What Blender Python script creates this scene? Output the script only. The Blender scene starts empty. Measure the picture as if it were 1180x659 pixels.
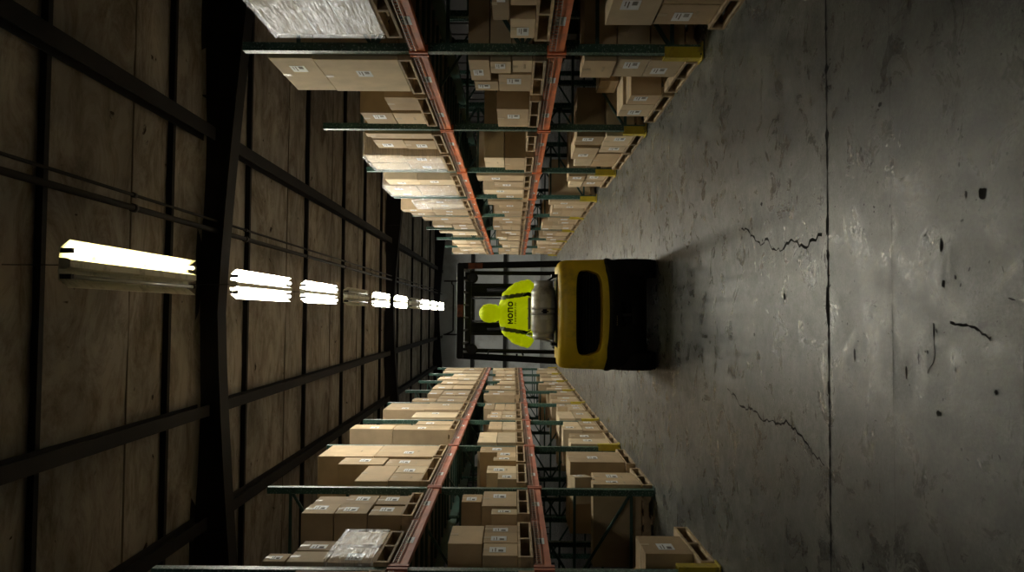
import bpy, bmesh, math, random
from mathutils import Vector, Matrix
from mathutils.bvhtree import BVHTree
C = bpy.context.scene.collection
PI = math.pi
# ------------------------------------------------------------------ helpers
def link(o, parent=None):
    C.objects.link(o)
    if parent is not None: o.parent = parent
    return o
def tag(o, label, cat, group=None, kind=None):
    if label: o['label'] = label
    if cat: o['category'] = cat
    if group: o['group'] = group
    if kind: o['kind'] = kind
    return o
def thing(name, label, cat, loc=(0, 0, 0), rotz=0, group=None):
    o = bpy.data.objects.new(name, None); o.location = loc; o.rotation_euler = (0, 0, rotz)
    o.empty_display_size = .1
    link(o); return tag(o, label, cat, group)
class MB:
    def __init__(s): s.bm = bmesh.new()
    def _new(s, verts, faces, mi=0, smooth=False):
        vs = [s.bm.verts.new(v) for v in verts]
        for f in faces:
            try:
                fc = s.bm.faces.new([vs[i] for i in f]); fc.material_index = mi; fc.smooth = smooth
            except ValueError: pass
        return vs
    def box(s, x0, x1, y0, y1, z0, z1, mi=0):
        v = [(x, y, z) for x in (x0, x1) for y in (y0, y1) for z in (z0, z1)]
        return s._new(v, [(0, 1, 3, 2), (4, 6, 7, 5), (0, 4, 5, 1), (2, 3, 7, 6), (0, 2, 6, 4), (1, 5, 7, 3)], mi)
    def bar(s, a, b, w, h=None, mi=0, up=(0, 0, 1)):
        a = Vector(a); b = Vector(b); h = h or w; d = (b - a).normalized(); u = Vector(up)
        if abs(d.dot(u)) > .95: u = Vector((0, 1, 0))
        r = d.cross(u).normalized(); u = r.cross(d).normalized()
        v = [p + r * sx * w / 2 + u * sz * h / 2 for p in (a, b) for sx, sz in ((-1, -1), (1, -1), (1, 1), (-1, 1))]
        return s._new(v, [(3, 2, 1, 0), (4, 5, 6, 7), (0, 1, 5, 4), (1, 2, 6, 5), (2, 3, 7, 6), (3, 0, 4, 7)], mi)
    def tube(s, pts, r, n=10, mi=0, cap=True, closed=False):
        pts = [Vector(p) for p in pts]; rs = r if isinstance(r, (list, tuple)) else [r] * len(pts)
        rings = []; prev = None; N = len(pts)
        for i, p in enumerate(pts):
            if closed: d = (pts[(i + 1) % N] - pts[i - 1]).normalized()
            else: d = (pts[min(i + 1, N - 1)] - pts[max(i - 1, 0)]).normalized()
            if prev is None:
                u = Vector((0, 0, 1)) if abs(d.z) < .9 else Vector((1, 0, 0))
                a = d.cross(u).normalized()
            else:
                a = (prev - d * prev.dot(d)).normalized()
            prev = a; b = d.cross(a)
            rings.append([s.bm.verts.new(p + (a * math.cos(2 * PI * k / n) + b * math.sin(2 * PI * k / n)) * rs[i]) for k in range(n)])
        M = N if closed else N - 1
        for i in range(M):
            A = rings[i]; B = rings[(i + 1) % N]
            for k in range(n):
                f = s.bm.faces.new((A[k], A[(k + 1) % n], B[(k + 1) % n], B[k])); f.smooth = True; f.material_index = mi
        if cap and not closed:
            for R_, rev in ((rings[0], True), (rings[-1], False)):
                f = s.bm.faces.new(list(reversed(R_)) if rev else R_); f.material_index = mi
    def prism(s, outline, axis, a0, a1, mi=0, smooth=False):
        # outline: list of 2D points; axis: 'x','y','z' extrusion axis
        def P(p, a):
            return {'x': (a, p[0], p[1]), 'y': (p[0], a, p[1]), 'z': (p[0], p[1], a)}[axis]
        n = len(outline); v = [P(p, a0) for p in outline] + [P(p, a1) for p in outline]
        s._new(v, [tuple(range(n))[::-1], tuple(range(n, 2 * n))], mi)
        vs = s.bm.verts[:] if False else None
        f = [(i, (i + 1) % n, n + (i + 1) % n, n + i) for i in range(n)]
        s._new(v, f, mi, smooth)
    def sph(s, c, r, sc=(1, 1, 1), mi=0, u=16, v=10):
        m = Matrix.Translation(Vector(c)) @ Matrix.Diagonal((sc[0], sc[1], sc[2], 1))
        n0 = len(s.bm.faces)
        bmesh.ops.create_uvsphere(s.bm, u_segments=u, v_segments=v, radius=r, matrix=m)
        s.bm.faces.ensure_lookup_table()
        for f in s.bm.faces[n0:]: f.smooth = True; f.material_index = mi
    def lathe(s, prof, axis, c, n=24, mi=0):
        c = Vector(c); rings = []
        for (a, r) in prof:
            ring = []
            for k in range(n):
                t = 2 * PI * k / n; p = r * math.cos(t); q = r * math.sin(t)
                ring.append(s.bm.verts.new(c + Vector({'x': (a, p, q), 'y': (p, a, q), 'z': (p, q, a)}[axis])))
            rings.append(ring)
        for A, B in zip(rings, rings[1:]):
            for k in range(n):
                f = s.bm.faces.new((A[k], A[(k + 1) % n], B[(k + 1) % n], B[k])); f.smooth = True; f.material_index = mi
        for R_ in (rings[0], rings[-1]):
            f = s.bm.faces.new(R_); f.material_index = mi
    def build(s, name, mats, parent=None, loc=None, bevel=0, recalc=True, seg=2):
        bmesh.ops.remove_doubles(s.bm, verts=s.bm.verts, dist=1e-5)
        if recalc: bmesh.ops.recalc_face_normals(s.bm, faces=s.bm.faces)
        me = bpy.data.meshes.new(name); s.bm.to_mesh(me); s.bm.free()
        for m in (mats if isinstance(mats, (list, tuple)) else [mats]): me.materials.append(m)
        o = bpy.data.objects.new(name, me); link(o, parent)
        if loc is not None: o.location = loc
        if bevel:
            b = o.modifiers.new('bevel', 'BEVEL'); b.width = bevel; b.segments = seg; b.limit_method = 'ANGLE'; b.harden_normals = False
        return o
def copy_tree(o, parent=None):
    c = o.copy(); C.objects.link(c)
    if parent is not None: c.parent = parent
    for ch in list(o.children): copy_tree(ch, c)
    return c
def bake(o):
    """apply all modifiers of o into its mesh"""
    dg = bpy.context.evaluated_depsgraph_get(); dg.update()
    me = bpy.data.meshes.new_from_object(o.evaluated_get(dg)); mats = list(o.data.materials)
    o.modifiers.clear(); o.data = me
    if len(me.materials) == 0:
        for m in mats: me.materials.append(m)
    return o
# ------------------------------------------------------------------ materials
def mat(name, col, rough=.6, metal=0, spec=.5, bump=0, bscale=30, var=0, vscale=6, emit=None, estr=0, rnd=0, dirt=None, dscale=3, coat=0):
    m = bpy.data.materials.new(name); m.use_nodes = True; nt = m.node_tree; N = nt.nodes; L = nt.links
    p = N['Principled BSDF']; p.inputs['Roughness'].default_value = rough; p.inputs['Metallic'].default_value = metal
    p.inputs['Specular IOR Level'].default_value = spec; p.inputs['Coat Weight'].default_value = coat
    c = (*col, 1); p.inputs['Base Color'].default_value = c
    tc = N.new('ShaderNodeTexCoord'); last = None
    if var:
        n = N.new('ShaderNodeTexNoise'); n.inputs['Scale'].default_value = vscale; n.inputs['Detail'].default_value = 6
        L.new(tc.outputs['Object'], n.inputs['Vector'])
        r = N.new('ShaderNodeValToRGB'); r.color_ramp.elements[0].position = .3; r.color_ramp.elements[1].position = .7
        r.color_ramp.elements[0].color = (*[x * (1 - var) for x in col], 1); r.color_ramp.elements[1].color = (*[min(1, x * (1 + var)) for x in col], 1)
        L.new(n.outputs['Fac'], r.inputs['Fac']); last = r.outputs['Color']
    if dirt:
        n = N.new('ShaderNodeTexNoise'); n.inputs['Scale'].default_value = dscale; n.inputs['Detail'].default_value = 8; n.inputs['Roughness'].default_value = .65
        L.new(tc.outputs['Object'], n.inputs['Vector'])
        r = N.new('ShaderNodeMapRange'); r.inputs[1].default_value = .5; r.inputs[2].default_value = .68; L.new(n.outputs['Fac'], r.inputs[0])
        mx = N.new('ShaderNodeMixRGB'); mx.inputs[1].default_value = c
        if last: L.new(last, mx.inputs[1])
        mx.inputs[2].default_value = (*dirt, 1); L.new(r.outputs[0], mx.inputs[0]); last = mx.outputs[0]
    if rnd:
        oi = N.new('ShaderNodeObjectInfo'); mr = N.new('ShaderNodeMapRange'); mr.inputs[3].default_value = 1 - rnd; mr.inputs[4].default_value = 1 + rnd * .6
        L.new(oi.outputs['Random'], mr.inputs[0])
        hs = N.new('ShaderNodeHueSaturation'); L.new(mr.outputs[0], hs.inputs['Value'])
        if last: L.new(last, hs.inputs['Color'])
        else: hs.inputs['Color'].default_value = c
        last = hs.outputs['Color']
    if last: L.new(last, p.inputs['Base Color'])
    if bump:
        n = N.new('ShaderNodeTexNoise'); n.inputs['Scale'].default_value = bscale; n.inputs['Detail'].default_value = 5
        L.new(tc.outputs['Object'], n.inputs['Vector'])
        b = N.new('ShaderNodeBump'); b.inputs['Strength'].default_value = bump; b.inputs['Distance'].default_value = .01
        L.new(n.outputs['Fac'], b.inputs['Height']); L.new(b.outputs[0], p.inputs['Normal'])
    if emit:
        p.inputs['Emission Color'].default_value = (*emit, 1); p.inputs['Emission Strength'].default_value = estr
    return m
def cardboard(name, col):
    m = mat(name, col, .75, spec=.2, var=.1, vscale=5, rnd=.22)
    N = m.node_tree.nodes; L = m.node_tree.links; p = N['Principled BSDF']
    # fine vertical fluting as bump
    tc = [n for n in N if n.type == 'TEX_COORD'][0]
    w = N.new('ShaderNodeTexWave'); w.wave_type = 'BANDS'; w.bands_direction = 'Y'; w.inputs['Scale'].default_value = 60; w.inputs['Distortion'].default_value = .5
    L.new(tc.outputs['Object'], w.inputs['Vector'])
    b = N.new('ShaderNodeBump'); b.inputs['Strength'].default_value = .12; b.inputs['Distance'].default_value = .002
    L.new(w.outputs['Fac'], b.inputs['Height']); L.new(b.outputs[0], p.inputs['Normal'])
    return m
M = {}
M['card'] = cardboard('cardboard_tan', (.50, .375, .235))
M['card2'] = cardboard('cardboard_pale', (.60, .48, .32))
M['card3'] = cardboard('cardboard_brown', (.40, .29, .17))
M['tape'] = mat('packing_tape', (.42, .32, .19), .45, spec=.5)
M['ink'] = mat('box_ink', (.09, .06, .04), .8)
M['wood'] = mat('pallet_wood', (.40, .29, .17), .8, var=.35, vscale=9, rnd=.3)
M['wood_d'] = mat('pallet_wood_dark', (.2, .14, .085), .85, var=.35, vscale=9, rnd=.3)
M['white'] = mat('label_paper', (.72, .74, .76), .6, var=.06, vscale=20)
M['orange'] = mat('beam_orange', (.66, .16, .045), .5, var=.2, vscale=4, dirt=(.3, .10, .05), dscale=2.2, rnd=.1)
M['orange_l'] = mat('beam_dusty_red', (.52, .18, .12), .55, var=.2, vscale=4, dirt=(.36, .2, .15), dscale=2, rnd=.1)
M['steel_wire'] = mat('deck_wire', (.35, .3, .26), .5, metal=.6)
M['yellow_guard'] = mat('guard_yellow', (.52, .40, .02), .55, dirt=(.12, .1, .04), dscale=7, var=.2)
M['brace'] = mat('brace_steel', (.03, .075, .06), .5, metal=.2, dirt=(.015, .03, .025))
M['purlin'] = mat('purlin_steel', (.014, .012, .010), .8, var=.3)
M['beam_dk'] = mat('rafter_steel', (.010, .008, .007), .75, var=.4, vscale=2, bump=.1)
M['pipe'] = mat('pipe_paint', (.03, .027, .023), .6)
M['black'] = mat('black_paint', (.006, .006, .006), .55, spec=.25, bump=.05)
M['black_cw'] = mat('black_casting', (.004, .0038, .0036), .65, spec=.15, var=.4, vscale=5, dirt=(.009, .008, .006), dscale=5)
M['rubber'] = mat('tyre_rubber', (.007, .0065, .006), .8, spec=.2, bump=.3, bscale=60)
M['yellow'] = mat('forklift_yellow', (.86, .60, .02), .38, var=.12, vscale=2.5, dirt=(.45, .30, .03), dscale=2.6, coat=.1, bump=.03, bscale=12)
M['tank'] = mat('propane_tank_steel', (.62, .62, .60), .42, metal=.2, var=.15, vscale=8, dirt=(.3, .28, .26), dscale=6)
M['chrome'] = mat('bare_steel', (.5, .5, .5), .3, metal=.9)
M['hivis'] = mat('hi_vis_fabric_glow', (.72, .86, .0), .75, bump=.35, bscale=16, emit=(.68, .82, 0), estr=.09)  # slight glow added so the fabric looks brighter than the lamps make it
M['reflect'] = mat('reflective_tape_olive', (.11, .13, .035), .5)
M['grey_band'] = mat('reflective_tape_grey', (.3, .31, .29), .45)
M['textblack'] = mat('shirt_print_black', (.004, .004, .004), .8)
M['textsmall'] = mat('shirt_print_olive', (.11, .15, .01), .8)
M['skin'] = mat('skin', (.42, .24, .16), .55, var=.08)
M['cloth_dk'] = mat('dark_trousers', (.012, .013, .018), .9)
M['boots'] = mat('work_boots', (.03, .02, .012), .7)
M['glove'] = mat('work_gloves', (.02, .02, .022), .85)
M['eye'] = mat('eye_white', (.6, .6, .58), .3)
M['iris'] = mat('iris_brown', (.03, .015, .008), .3)
M['lip'] = mat('lips', (.3, .12, .1), .6)
M['orange_tape'] = mat('orange_sticker', (.30, .09, .04), .6, dirt=(.1, .04, .03), dscale=20)
M['fix_white'] = mat('fixture_enamel', (.8, .77, .6), .4, dirt=(.35, .31, .2), dscale=5)
M['tube_off'] = mat('dead_tube_glass', (.5, .5, .46), .25)
M['tube_on'] = mat('lit_tube', (.9, .9, .9), .3, emit=(1, .97, .86), estr=70)
M['tube_fill'] = mat('added_fill_tube', (.9, .9, .9), .3, emit=(1, .97, .88), estr=21)  # weaker tubes for the fill fixtures added behind the camera
M['tube_warm'] = mat('lit_tube_yellowed', (.9, .9, .8), .3, emit=(1, .88, .45), estr=7)
M['vinyl'] = mat('seat_vinyl', (.008, .008, .009), .5)
M['dkwrap'] = mat('black_stretch_film', (.01, .01, .011), .3, spec=.5, bump=.5, bscale=9)
M['galv'] = mat('galvanised', (.4, .4, .4), .4, metal=.7)
M['wall_grey'] = None
def upright_mat():
    m = mat('upright_green', (.028, .085, .062), .45, spec=.5, dirt=(.012, .035, .026), dscale=8)
    nt = m.node_tree; N = nt.nodes; L = nt.links; p = N['Principled BSDF']
    src = p.inputs['Base Color'].links[0].from_socket
    tc = N.new('ShaderNodeTexCoord'); sp = N.new('ShaderNodeSeparateXYZ'); L.new(tc.outputs['Object'], sp.inputs[0])
    def math_(op, a, b=None, c=None):
        n = N.new('ShaderNodeMath'); n.operation = op
        for i, v in enumerate((a, b, c)):
            if v is None: continue
            if hasattr(v, 'links') or hasattr(v, 'node'): L.new(v, n.inputs[i])
            else: n.inputs[i].default_value = v
        return n.outputs[0]
    z = math_('PINGPONG', sp.outputs[2], .025)                        # 5 cm hole pitch
    y = math_('SUBTRACT', math_('ABSOLUTE', sp.outputs[1]), .018)     # two hole columns
    d = math_('SQRT', math_('ADD', math_('POWER', z, 2), math_('POWER', y, 2)))
    hole = math_('LESS_THAN', d, .009)
    mx = N.new('ShaderNodeMixRGB'); L.new(hole, mx.inputs[0]); L.new(src, mx.inputs[1]); mx.inputs[2].default_value = (.004, .006, .005, 1)
    n = N.new('ShaderNodeTexNoise'); n.inputs['Scale'].default_value = 55; L.new(tc.outputs['Object'], n.inputs['Vector'])
    g = math_('GREATER_THAN', n.outputs['Fac'], .60)
    mx2 = N.new('ShaderNodeMixRGB'); L.new(g, mx2.inputs[0]); L.new(mx.outputs[0], mx2.inputs[1]); mx2.inputs[2].default_value = (.17, .25, .21, 1)
    L.new(mx2.outputs[0], p.inputs['Base Color'])
    return m
M['green'] = upright_mat()
def concrete():
    m = bpy.data.materials.new('concrete_floor'); m.use_nodes = True; nt = m.node_tree; N = nt.nodes; L = nt.links
    p = N['Principled BSDF']; tc = N.new('ShaderNodeTexCoord')
    def noise(sc, det=8, ro=.6, stretch=(1, 1, 1), dist=0):
        mp = N.new('ShaderNodeMapping'); mp.inputs['Scale'].default_value = stretch; L.new(tc.outputs['Object'], mp.inputs['Vector'])
        n = N.new('ShaderNodeTexNoise'); n.inputs['Scale'].default_value = sc; n.inputs['Detail'].default_value = det
        n.inputs['Roughness'].default_value = ro; n.inputs['Distortion'].default_value = dist
        L.new(mp.outputs[0], n.inputs['Vector']); return n.outputs['Fac']
    def ramp(f, a, b, ca, cb):
        r = N.new('ShaderNodeValToRGB'); r.color_ramp.elements[0].position = a; r.color_ramp.elements[1].position = b
        r.color_ramp.elements[0].color = (*ca, 1); r.color_ramp.elements[1].color = (*cb, 1); L.new(f, r.inputs['Fac']); return r.outputs[0]
    def mul(a, b, fac=1, mode='MULTIPLY'):
        x = N.new('ShaderNodeMixRGB'); x.blend_type = mode; x.inputs[0].default_value = fac; L.new(a, x.inputs[1]); L.new(b, x.inputs[2]); return x.outputs[0]
    base = ramp(noise(.9, 9, .62, (1, .55, 1), .4), .3, .72, (.076, .079, .073), (.205, .206, .190))
    streak = ramp(noise(1.6, 6, .6, (2.6, .35, 1)), .3, .7, (.68, .70, .72), (1.12, 1.1, 1.04))
    fine = ramp(noise(20, 10, .8), .36, .60, (.58, .58, .58), (1.2, 1.2, 1.2))
    blot = ramp(noise(3.2, 10, .75, (1, 1, 1), 1.0), .40, .56, (.48, .49, .50), (1, 1, 1))
    grain = ramp(noise(75, 4, .7), .36, .62, (.62, .62, .62), (1.16, 1.16, 1.16))
    pits = ramp(noise(13, 6, .7, (1, 1, 1), .6), .28, .36, (.25, .25, .24), (1, 1, 1))
    c = mul(mul(mul(mul(mul(base, streak), fine), blot), pits), grain)
    L.new(c, p.inputs['Base Color'])
    rr = N.new('ShaderNodeMapRange'); rr.inputs[1].default_value = .35; rr.inputs[2].default_value = .65; rr.inputs[3].default_value = .20; rr.inputs[4].default_value = .46
    L.new(noise(4.5, 10, .72, (1, 1, 1), .8), rr.inputs[0]); L.new(rr.outputs[0], p.inputs['Roughness'])
    p.inputs['Specular IOR Level'].default_value = .5
    b = N.new('ShaderNodeBump'); b.inputs['Strength'].default_value = .4; b.inputs['Distance'].default_value = .005
    L.new(noise(14, 12, .85), b.inputs['Height']); L.new(b.outputs[0], p.inputs['Normal'])
    return m
M['seam'] = mat('seam_tape', (.2, .165, .12), .8)
M['floor'] = concrete()
M['crack'] = mat('crack_dirt', (.012, .011, .01), .95, spec=.1)
M['stain'] = mat('oil_stain', (.03, .03, .028), .6)
def ceiling_mat():
    m = bpy.data.materials.new('insulation_facing'); m.use_nodes = True; nt = m.node_tree; N = nt.nodes; L = nt.links
    p = N['Principled BSDF']; p.inputs['Roughness'].default_value = .8; p.inputs['Specular IOR Level'].default_value = .15
    tc = N.new('ShaderNodeTexCoord')
    def noise(sc, det=8, ro=.6, stretch=(1, 1, 1), dist=0):
        mp = N.new('ShaderNodeMapping'); mp.inputs['Scale'].default_value = stretch; L.new(tc.outputs['Object'], mp.inputs['Vector'])
        n = N.new('ShaderNodeTexNoise'); n.inputs['Scale'].default_value = sc; n.inputs['Detail'].default_value = det
        n.inputs['Roughness'].default_value = ro; n.inputs['Distortion'].default_value = dist
        L.new(mp.outputs[0], n.inputs['Vector']); return n.outputs['Fac']
    def ramp(f, a, b, ca, cb):
        r = N.new('ShaderNodeValToRGB'); r.color_ramp.elements[0].position = a; r.color_ramp.elements[1].position = b
        r.color_ramp.elements[0].color = (*ca, 1); r.color_ramp.elements[1].color = (*cb, 1); L.new(f, r.inputs['Fac']); return r.outputs[0]
    def mul(a, b):
        x = N.new('ShaderNodeMixRGB'); x.blend_type = 'MULTIPLY'; x.inputs[0].default_value = 1; L.new(a, x.inputs[1]); L.new(b, x.inputs[2]); return x.outputs[0]
    c = ramp(noise(.8, 8, .6, (1, 1.6, 1)), .3, .7, (.31, .28, .235), (.55, .50, .43))
    c = mul(c, ramp(noise(1.7, 10, .75, (.6, 1.3, 1), .9), .36, .56, (.48, .43, .37), (1, 1, 1)))
    c = mul(c, ramp(noise(3.4, 4, .5, (1.1, 1, 1), .8), .27, .31, (.12, .09, .07), (1, 1, 1)))
    L.new(c, p.inputs['Base Color'])
    b = N.new('ShaderNodeBump'); b.inputs['Strength'].default_value = .5; b.inputs['Distance'].default_value = .04
    L.new(noise(1.3, 6, .6, (.7, 1.3, 1), .6), b.inputs['Height']); L.new(b.outputs[0], p.inputs['Normal'])
    return m
M['ceil'] = ceiling_mat()
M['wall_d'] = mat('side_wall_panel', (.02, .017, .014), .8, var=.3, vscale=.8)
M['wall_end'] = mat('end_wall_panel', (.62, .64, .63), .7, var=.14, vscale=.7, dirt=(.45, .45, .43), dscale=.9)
def film_mat():
    m = bpy.data.materials.new('clear_stretch_film'); m.use_nodes = True; nt = m.node_tree; N = nt.nodes; L = nt.links
    N.remove(N['Principled BSDF']); out = [n for n in N if n.type == 'OUTPUT_MATERIAL'][0]
    tc = N.new('ShaderNodeTexCoord'); mp = N.new('ShaderNodeMapping'); mp.inputs['Scale'].default_value = (1, 1.3, 14); mp.inputs['Rotation'].default_value = (1.15, 0, 0)
    L.new(tc.outputs['Object'], mp.inputs[0])
    n = N.new('ShaderNodeTexNoise'); n.inputs['Scale'].default_value = 4.5; n.inputs['Detail'].default_value = 7; n.inputs['Distortion'].default_value = 1.2
    L.new(mp.outputs[0], n.inputs['Vector'])
    bp = N.new('ShaderNodeBump'); bp.inputs['Strength'].default_value = .5; bp.inputs['Distance'].default_value = .02; L.new(n.outputs['Fac'], bp.inputs['Height'])
    g = N.new('ShaderNodeBsdfGlossy'); g.inputs['Roughness'].default_value = .22; g.inputs['Color'].default_value = (.95, .97, 1, 1); L.new(bp.outputs[0], g.inputs['Normal'])
    d = N.new('ShaderNodeBsdfDiffuse'); d.inputs['Color'].default_value = (.62, .64, .66, 1); L.new(bp.outputs[0], d.inputs['Normal'])
    t = N.new('ShaderNodeBsdfTransparent')
    m1 = N.new('ShaderNodeMixShader'); m1.inputs[0].default_value = .45; L.new(g.outputs[0], m1.inputs[1]); L.new(d.outputs[0], m1.inputs[2])
    r = N.new('ShaderNodeMapRange'); r.inputs[1].default_value = .35; r.inputs[2].default_value = .65; r.inputs[3].default_value = .06; r.inputs[4].default_value = .50
    L.new(n.outputs['Fac'], r.inputs[0])
    m2 = N.new('ShaderNodeMixShader'); L.new(r.outputs[0], m2.inputs[0]); L.new(t.outputs[0], m2.inputs[1]); L.new(m1.outputs[0], m2.inputs[2])
    L.new(m2.outputs[0], out.inputs[0]); return m
M['film'] = film_mat()
# ------------------------------------------------------------------ room
YB, YE, XW, ZC = -9.0, 43.0, 9.0, 5.95
def struct(mb, name, m, **k):
    o = mb.build(name, m, **k); o['kind'] = 'structure'; return o
mb = MB(); mb.box(-XW - .2, XW + .2, YB - .2, YE + .2, -.2, 0); floor = struct(mb, 'floor', M['floor'])
def ragged_strip(name, pts, w, m, seed, z=.0012, fine=.03, wob=.006):
    rng = random.Random(seed); mb = MB(); P = []
    for (a, b) in zip(pts, pts[1:]):
        n = max(1, int((Vector(b) - Vector(a)).length / fine))
        for i in range(n):
            t = i / n; P.append((a[0] + (b[0] - a[0]) * t + rng.uniform(-wob, wob), a[1] + (b[1] - a[1]) * t + rng.uniform(-wob, wob)))
    P.append(pts[-1]); vs = []
    for i, p in enumerate(P):
        q = P[min(i + 1, len(P) - 1)]; r = P[max(i - 1, 0)]; d = (Vector(q) - Vector(r)).normalized(); nn = Vector((-d.y, d.x))
        ww = w * rng.uniform(.25, 1.0) / 2
        if rng.random() < .04: ww *= 1.9
        vs.append((mb.bm.verts.new((p[0] + nn.x * ww, p[1] + nn.y * ww, z)), mb.bm.verts.new((p[0] - nn.x * ww, p[1] - nn.y * ww, z))))
    for a, b in zip(vs, vs[1:]): mb.bm.faces.new((a[0], b[0], b[1], a[1]))
    return mb.build(name, m, floor)
ragged_strip('control_joint', [(-XW, 3.632), (XW, 3.632)], .027, M['crack'], 1, wob=.002)
ragged_strip('control_joint', [(-XW, 3.02), (XW, 3.02)], .006, M['stain'], 2, wob=.002)
ragged_strip('control_joint', [(-XW, 11.25), (XW, 11.25)], .016, M['crack'], 3, wob=.002)
ragged_strip('floor_crack', [(.60, 5.02), (.56, 4.86), (.50, 4.75), (.44, 4.62), (.47, 4.5), (.40, 4.42), (.385, 4.25), (.43, 4.1), (.385, 4.0), (.37, 3.9), (.40, 3.78), (.41, 3.70)], .019, M['crack'], 4, wob=.012)
ragged_strip('floor_crack', [(-.53, 5.35), (-.57, 5.15), (-.62, 5.02), (-.60, 4.8), (-.64, 4.62), (-.63, 4.4), (-.60, 4.2), (-.63, 4.0), (-.70, 3.85), (-.74, 3.70)], .016, M['crack'], 5, wob=.012)
ragged_strip('floor_crack', [(-.02, 2.62), (-.03, 2.50), (-.07, 2.40)], .013, M['crack'], 6, wob=.004, fine=.015)
ragged_strip('floor_crack', [(-.02, 2.73), (-.15, 2.72), (-.21, 2.77)], .009, M['crack'], 7, wob=.004, fine=.02)
def blob(name, x, y, rx, ry, m, seed, rot=0):
    rng = random.Random(seed); mb = MB(); n = 12
    ph = [rng.uniform(.65, 1.15) for _ in range(n)]
    vs = []
    for k in range(n):
        t = 2 * PI * k / n; a = rx * math.cos(t) * ph[k]; b = ry * math.sin(t) * ph[k]
        vs.append(mb.bm.verts.new((x + a * math.cos(rot) - b * math.sin(rot), y + a * math.sin(rot) + b * math.cos(rot), .0013)))
    mb.bm.faces.new(vs); return mb.build(name, m, floor)
for i, (x, y, a, b) in enumerate([(.064, 3.645, .085, .022), (.41, 2.43, .022, .024), (.26, 2.67, .025, .012), (.12, 2.66, .018, .01), (-.17, 3.36, .035, .012), (-.35, 2.70, .012, .016), (.11, 4.22, .02, .02), (-.12, 4.75, .015, .02), (.42, 2.52, .016, .008), (-.24, 2.38, .01, .01), (.45, 3.642, .05, .014), (-.35, 3.64, .04, .012), (-.22, 2.92, .03, .008), (-.16, 2.83, .03, .005), (.7, 4.6, .015, .02), (-1.1, 3.3, .02, .012), (.9, 3.1, .012, .02)]):
    blob('floor_chip', x, y, a, b, M['crack'], i)
rng = random.Random(77); g = MB()
for i in range(170):
    x = rng.gauss(.1, .38); y = rng.uniform(2.2, 4.6); a = rng.uniform(.002, .007); b = rng.uniform(.002, .012) * (2 if rng.random() < .12 else 1); n = 7; q = rng.uniform(0, 3)
    vs = []
    for k in range(n):
        t = 2 * PI * k / n; u = a * math.cos(t) * rng.uniform(.6, 1.1); w = b * math.sin(t) * rng.uniform(.6, 1.1)
        vs.append(g.bm.verts.new((x + u * math.cos(q) - w * math.sin(q), y + u * math.sin(q) + w * math.cos(q), .0011)))
    g.bm.faces.new(vs)
g.build('floor_scuffs', M['crack'], floor)['kind'] = 'stuff'
# ceiling: insulation blankets sagging between the purlins
PUR = [-4.9, -2.0, .9, 3.85, 6.74, 9.27, 12.0, 15.4, 18.75, 21.4, 24.1, 27.7, 31.6, 34.9, 38.2]
mb = MB(); ys = []
edges = [YB - .2] + PUR + [YE + .2]
for a, b in zip(edges, edges[1:]):
    for k in range(8): ys.append((a + (b - a) * k / 8, math.sin(PI * k / 8)))
ys.append((YE + .2, 0)); NX = 48; rng = random.Random(3); grid = []
for (y, s) in ys:
    row = []
    for i in range(NX + 1):
        x = -XW - .2 + (2 * XW + .4) * i / NX
        row.append(mb.bm.verts.new((x, y, ZC - .075 * s * (1 + .35 * math.sin(x * 1.7 + y)) + rng.uniform(-.006, .006))))
    grid.append(row)
for a, b in zip(grid, grid[1:]):
    for i in range(NX):
        f = mb.bm.faces.new((a[i], a[i + 1], b[i + 1], b[i])); f.smooth = True
top = mb.box(-XW - .2, XW + .2, YB - .2, YE + .2, ZC + .05, ZC + .2)
ceil = struct(mb, 'ceiling', M['ceil'], recalc=False)
mb = MB()
for k, (a, b) in enumerate(zip(edges, edges[1:])):
    c = (a + b) / 2 + .25
    mb.box(-XW, XW, c - .008, c + .008, ZC - .098, ZC - .082)
mb.build('blanket_seam_strip', M['seam'], ceil)
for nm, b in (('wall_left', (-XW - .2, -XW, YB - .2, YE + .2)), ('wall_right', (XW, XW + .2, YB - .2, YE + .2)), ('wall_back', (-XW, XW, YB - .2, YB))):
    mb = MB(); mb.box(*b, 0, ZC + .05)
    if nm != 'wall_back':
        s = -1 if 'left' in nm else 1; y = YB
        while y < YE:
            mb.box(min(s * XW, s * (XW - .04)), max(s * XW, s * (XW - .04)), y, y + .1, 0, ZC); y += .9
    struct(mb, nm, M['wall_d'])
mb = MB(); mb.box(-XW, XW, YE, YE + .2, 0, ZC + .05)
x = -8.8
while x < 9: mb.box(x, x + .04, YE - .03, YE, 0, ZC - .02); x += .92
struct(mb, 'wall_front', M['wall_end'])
# end wall girts, pipe loop and a roll-up door
for i, z in enumerate((3.93, 2.05)):
    g = MB(); g.box(-XW + .01, XW - .01, YE - .24, YE - .04, z - .1, z + .1); o = g.build('wall_girt', M['beam_dk'])
    tag(o, ('dark steel girt across the far wall, behind the top of the forklift guard', 'dark steel girt across the far wall, behind the driver')[i], 'girt')
g = MB(); g.tube([(1.9, YE - .12, 5.15), (1.75, YE - .12, 5.15), (1.65, YE - .12, 5.05), (-.95, YE - .12, 5.05), (-1.05, YE - .12, 5.15), (-1.2, YE - .12, 5.5)], .045)
g.tube([(1.9, YE - .12, 4.6), (1.9, YE - .12, 5.6)], .045); g.tube([(-1.2, YE - .12, 4.5), (-1.2, YE - .12, 5.6)], .045)
tag(g.build('wall_pipe', M['pipe']), 'dark pipe loop fixed high on the pale far wall', 'pipe')
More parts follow.
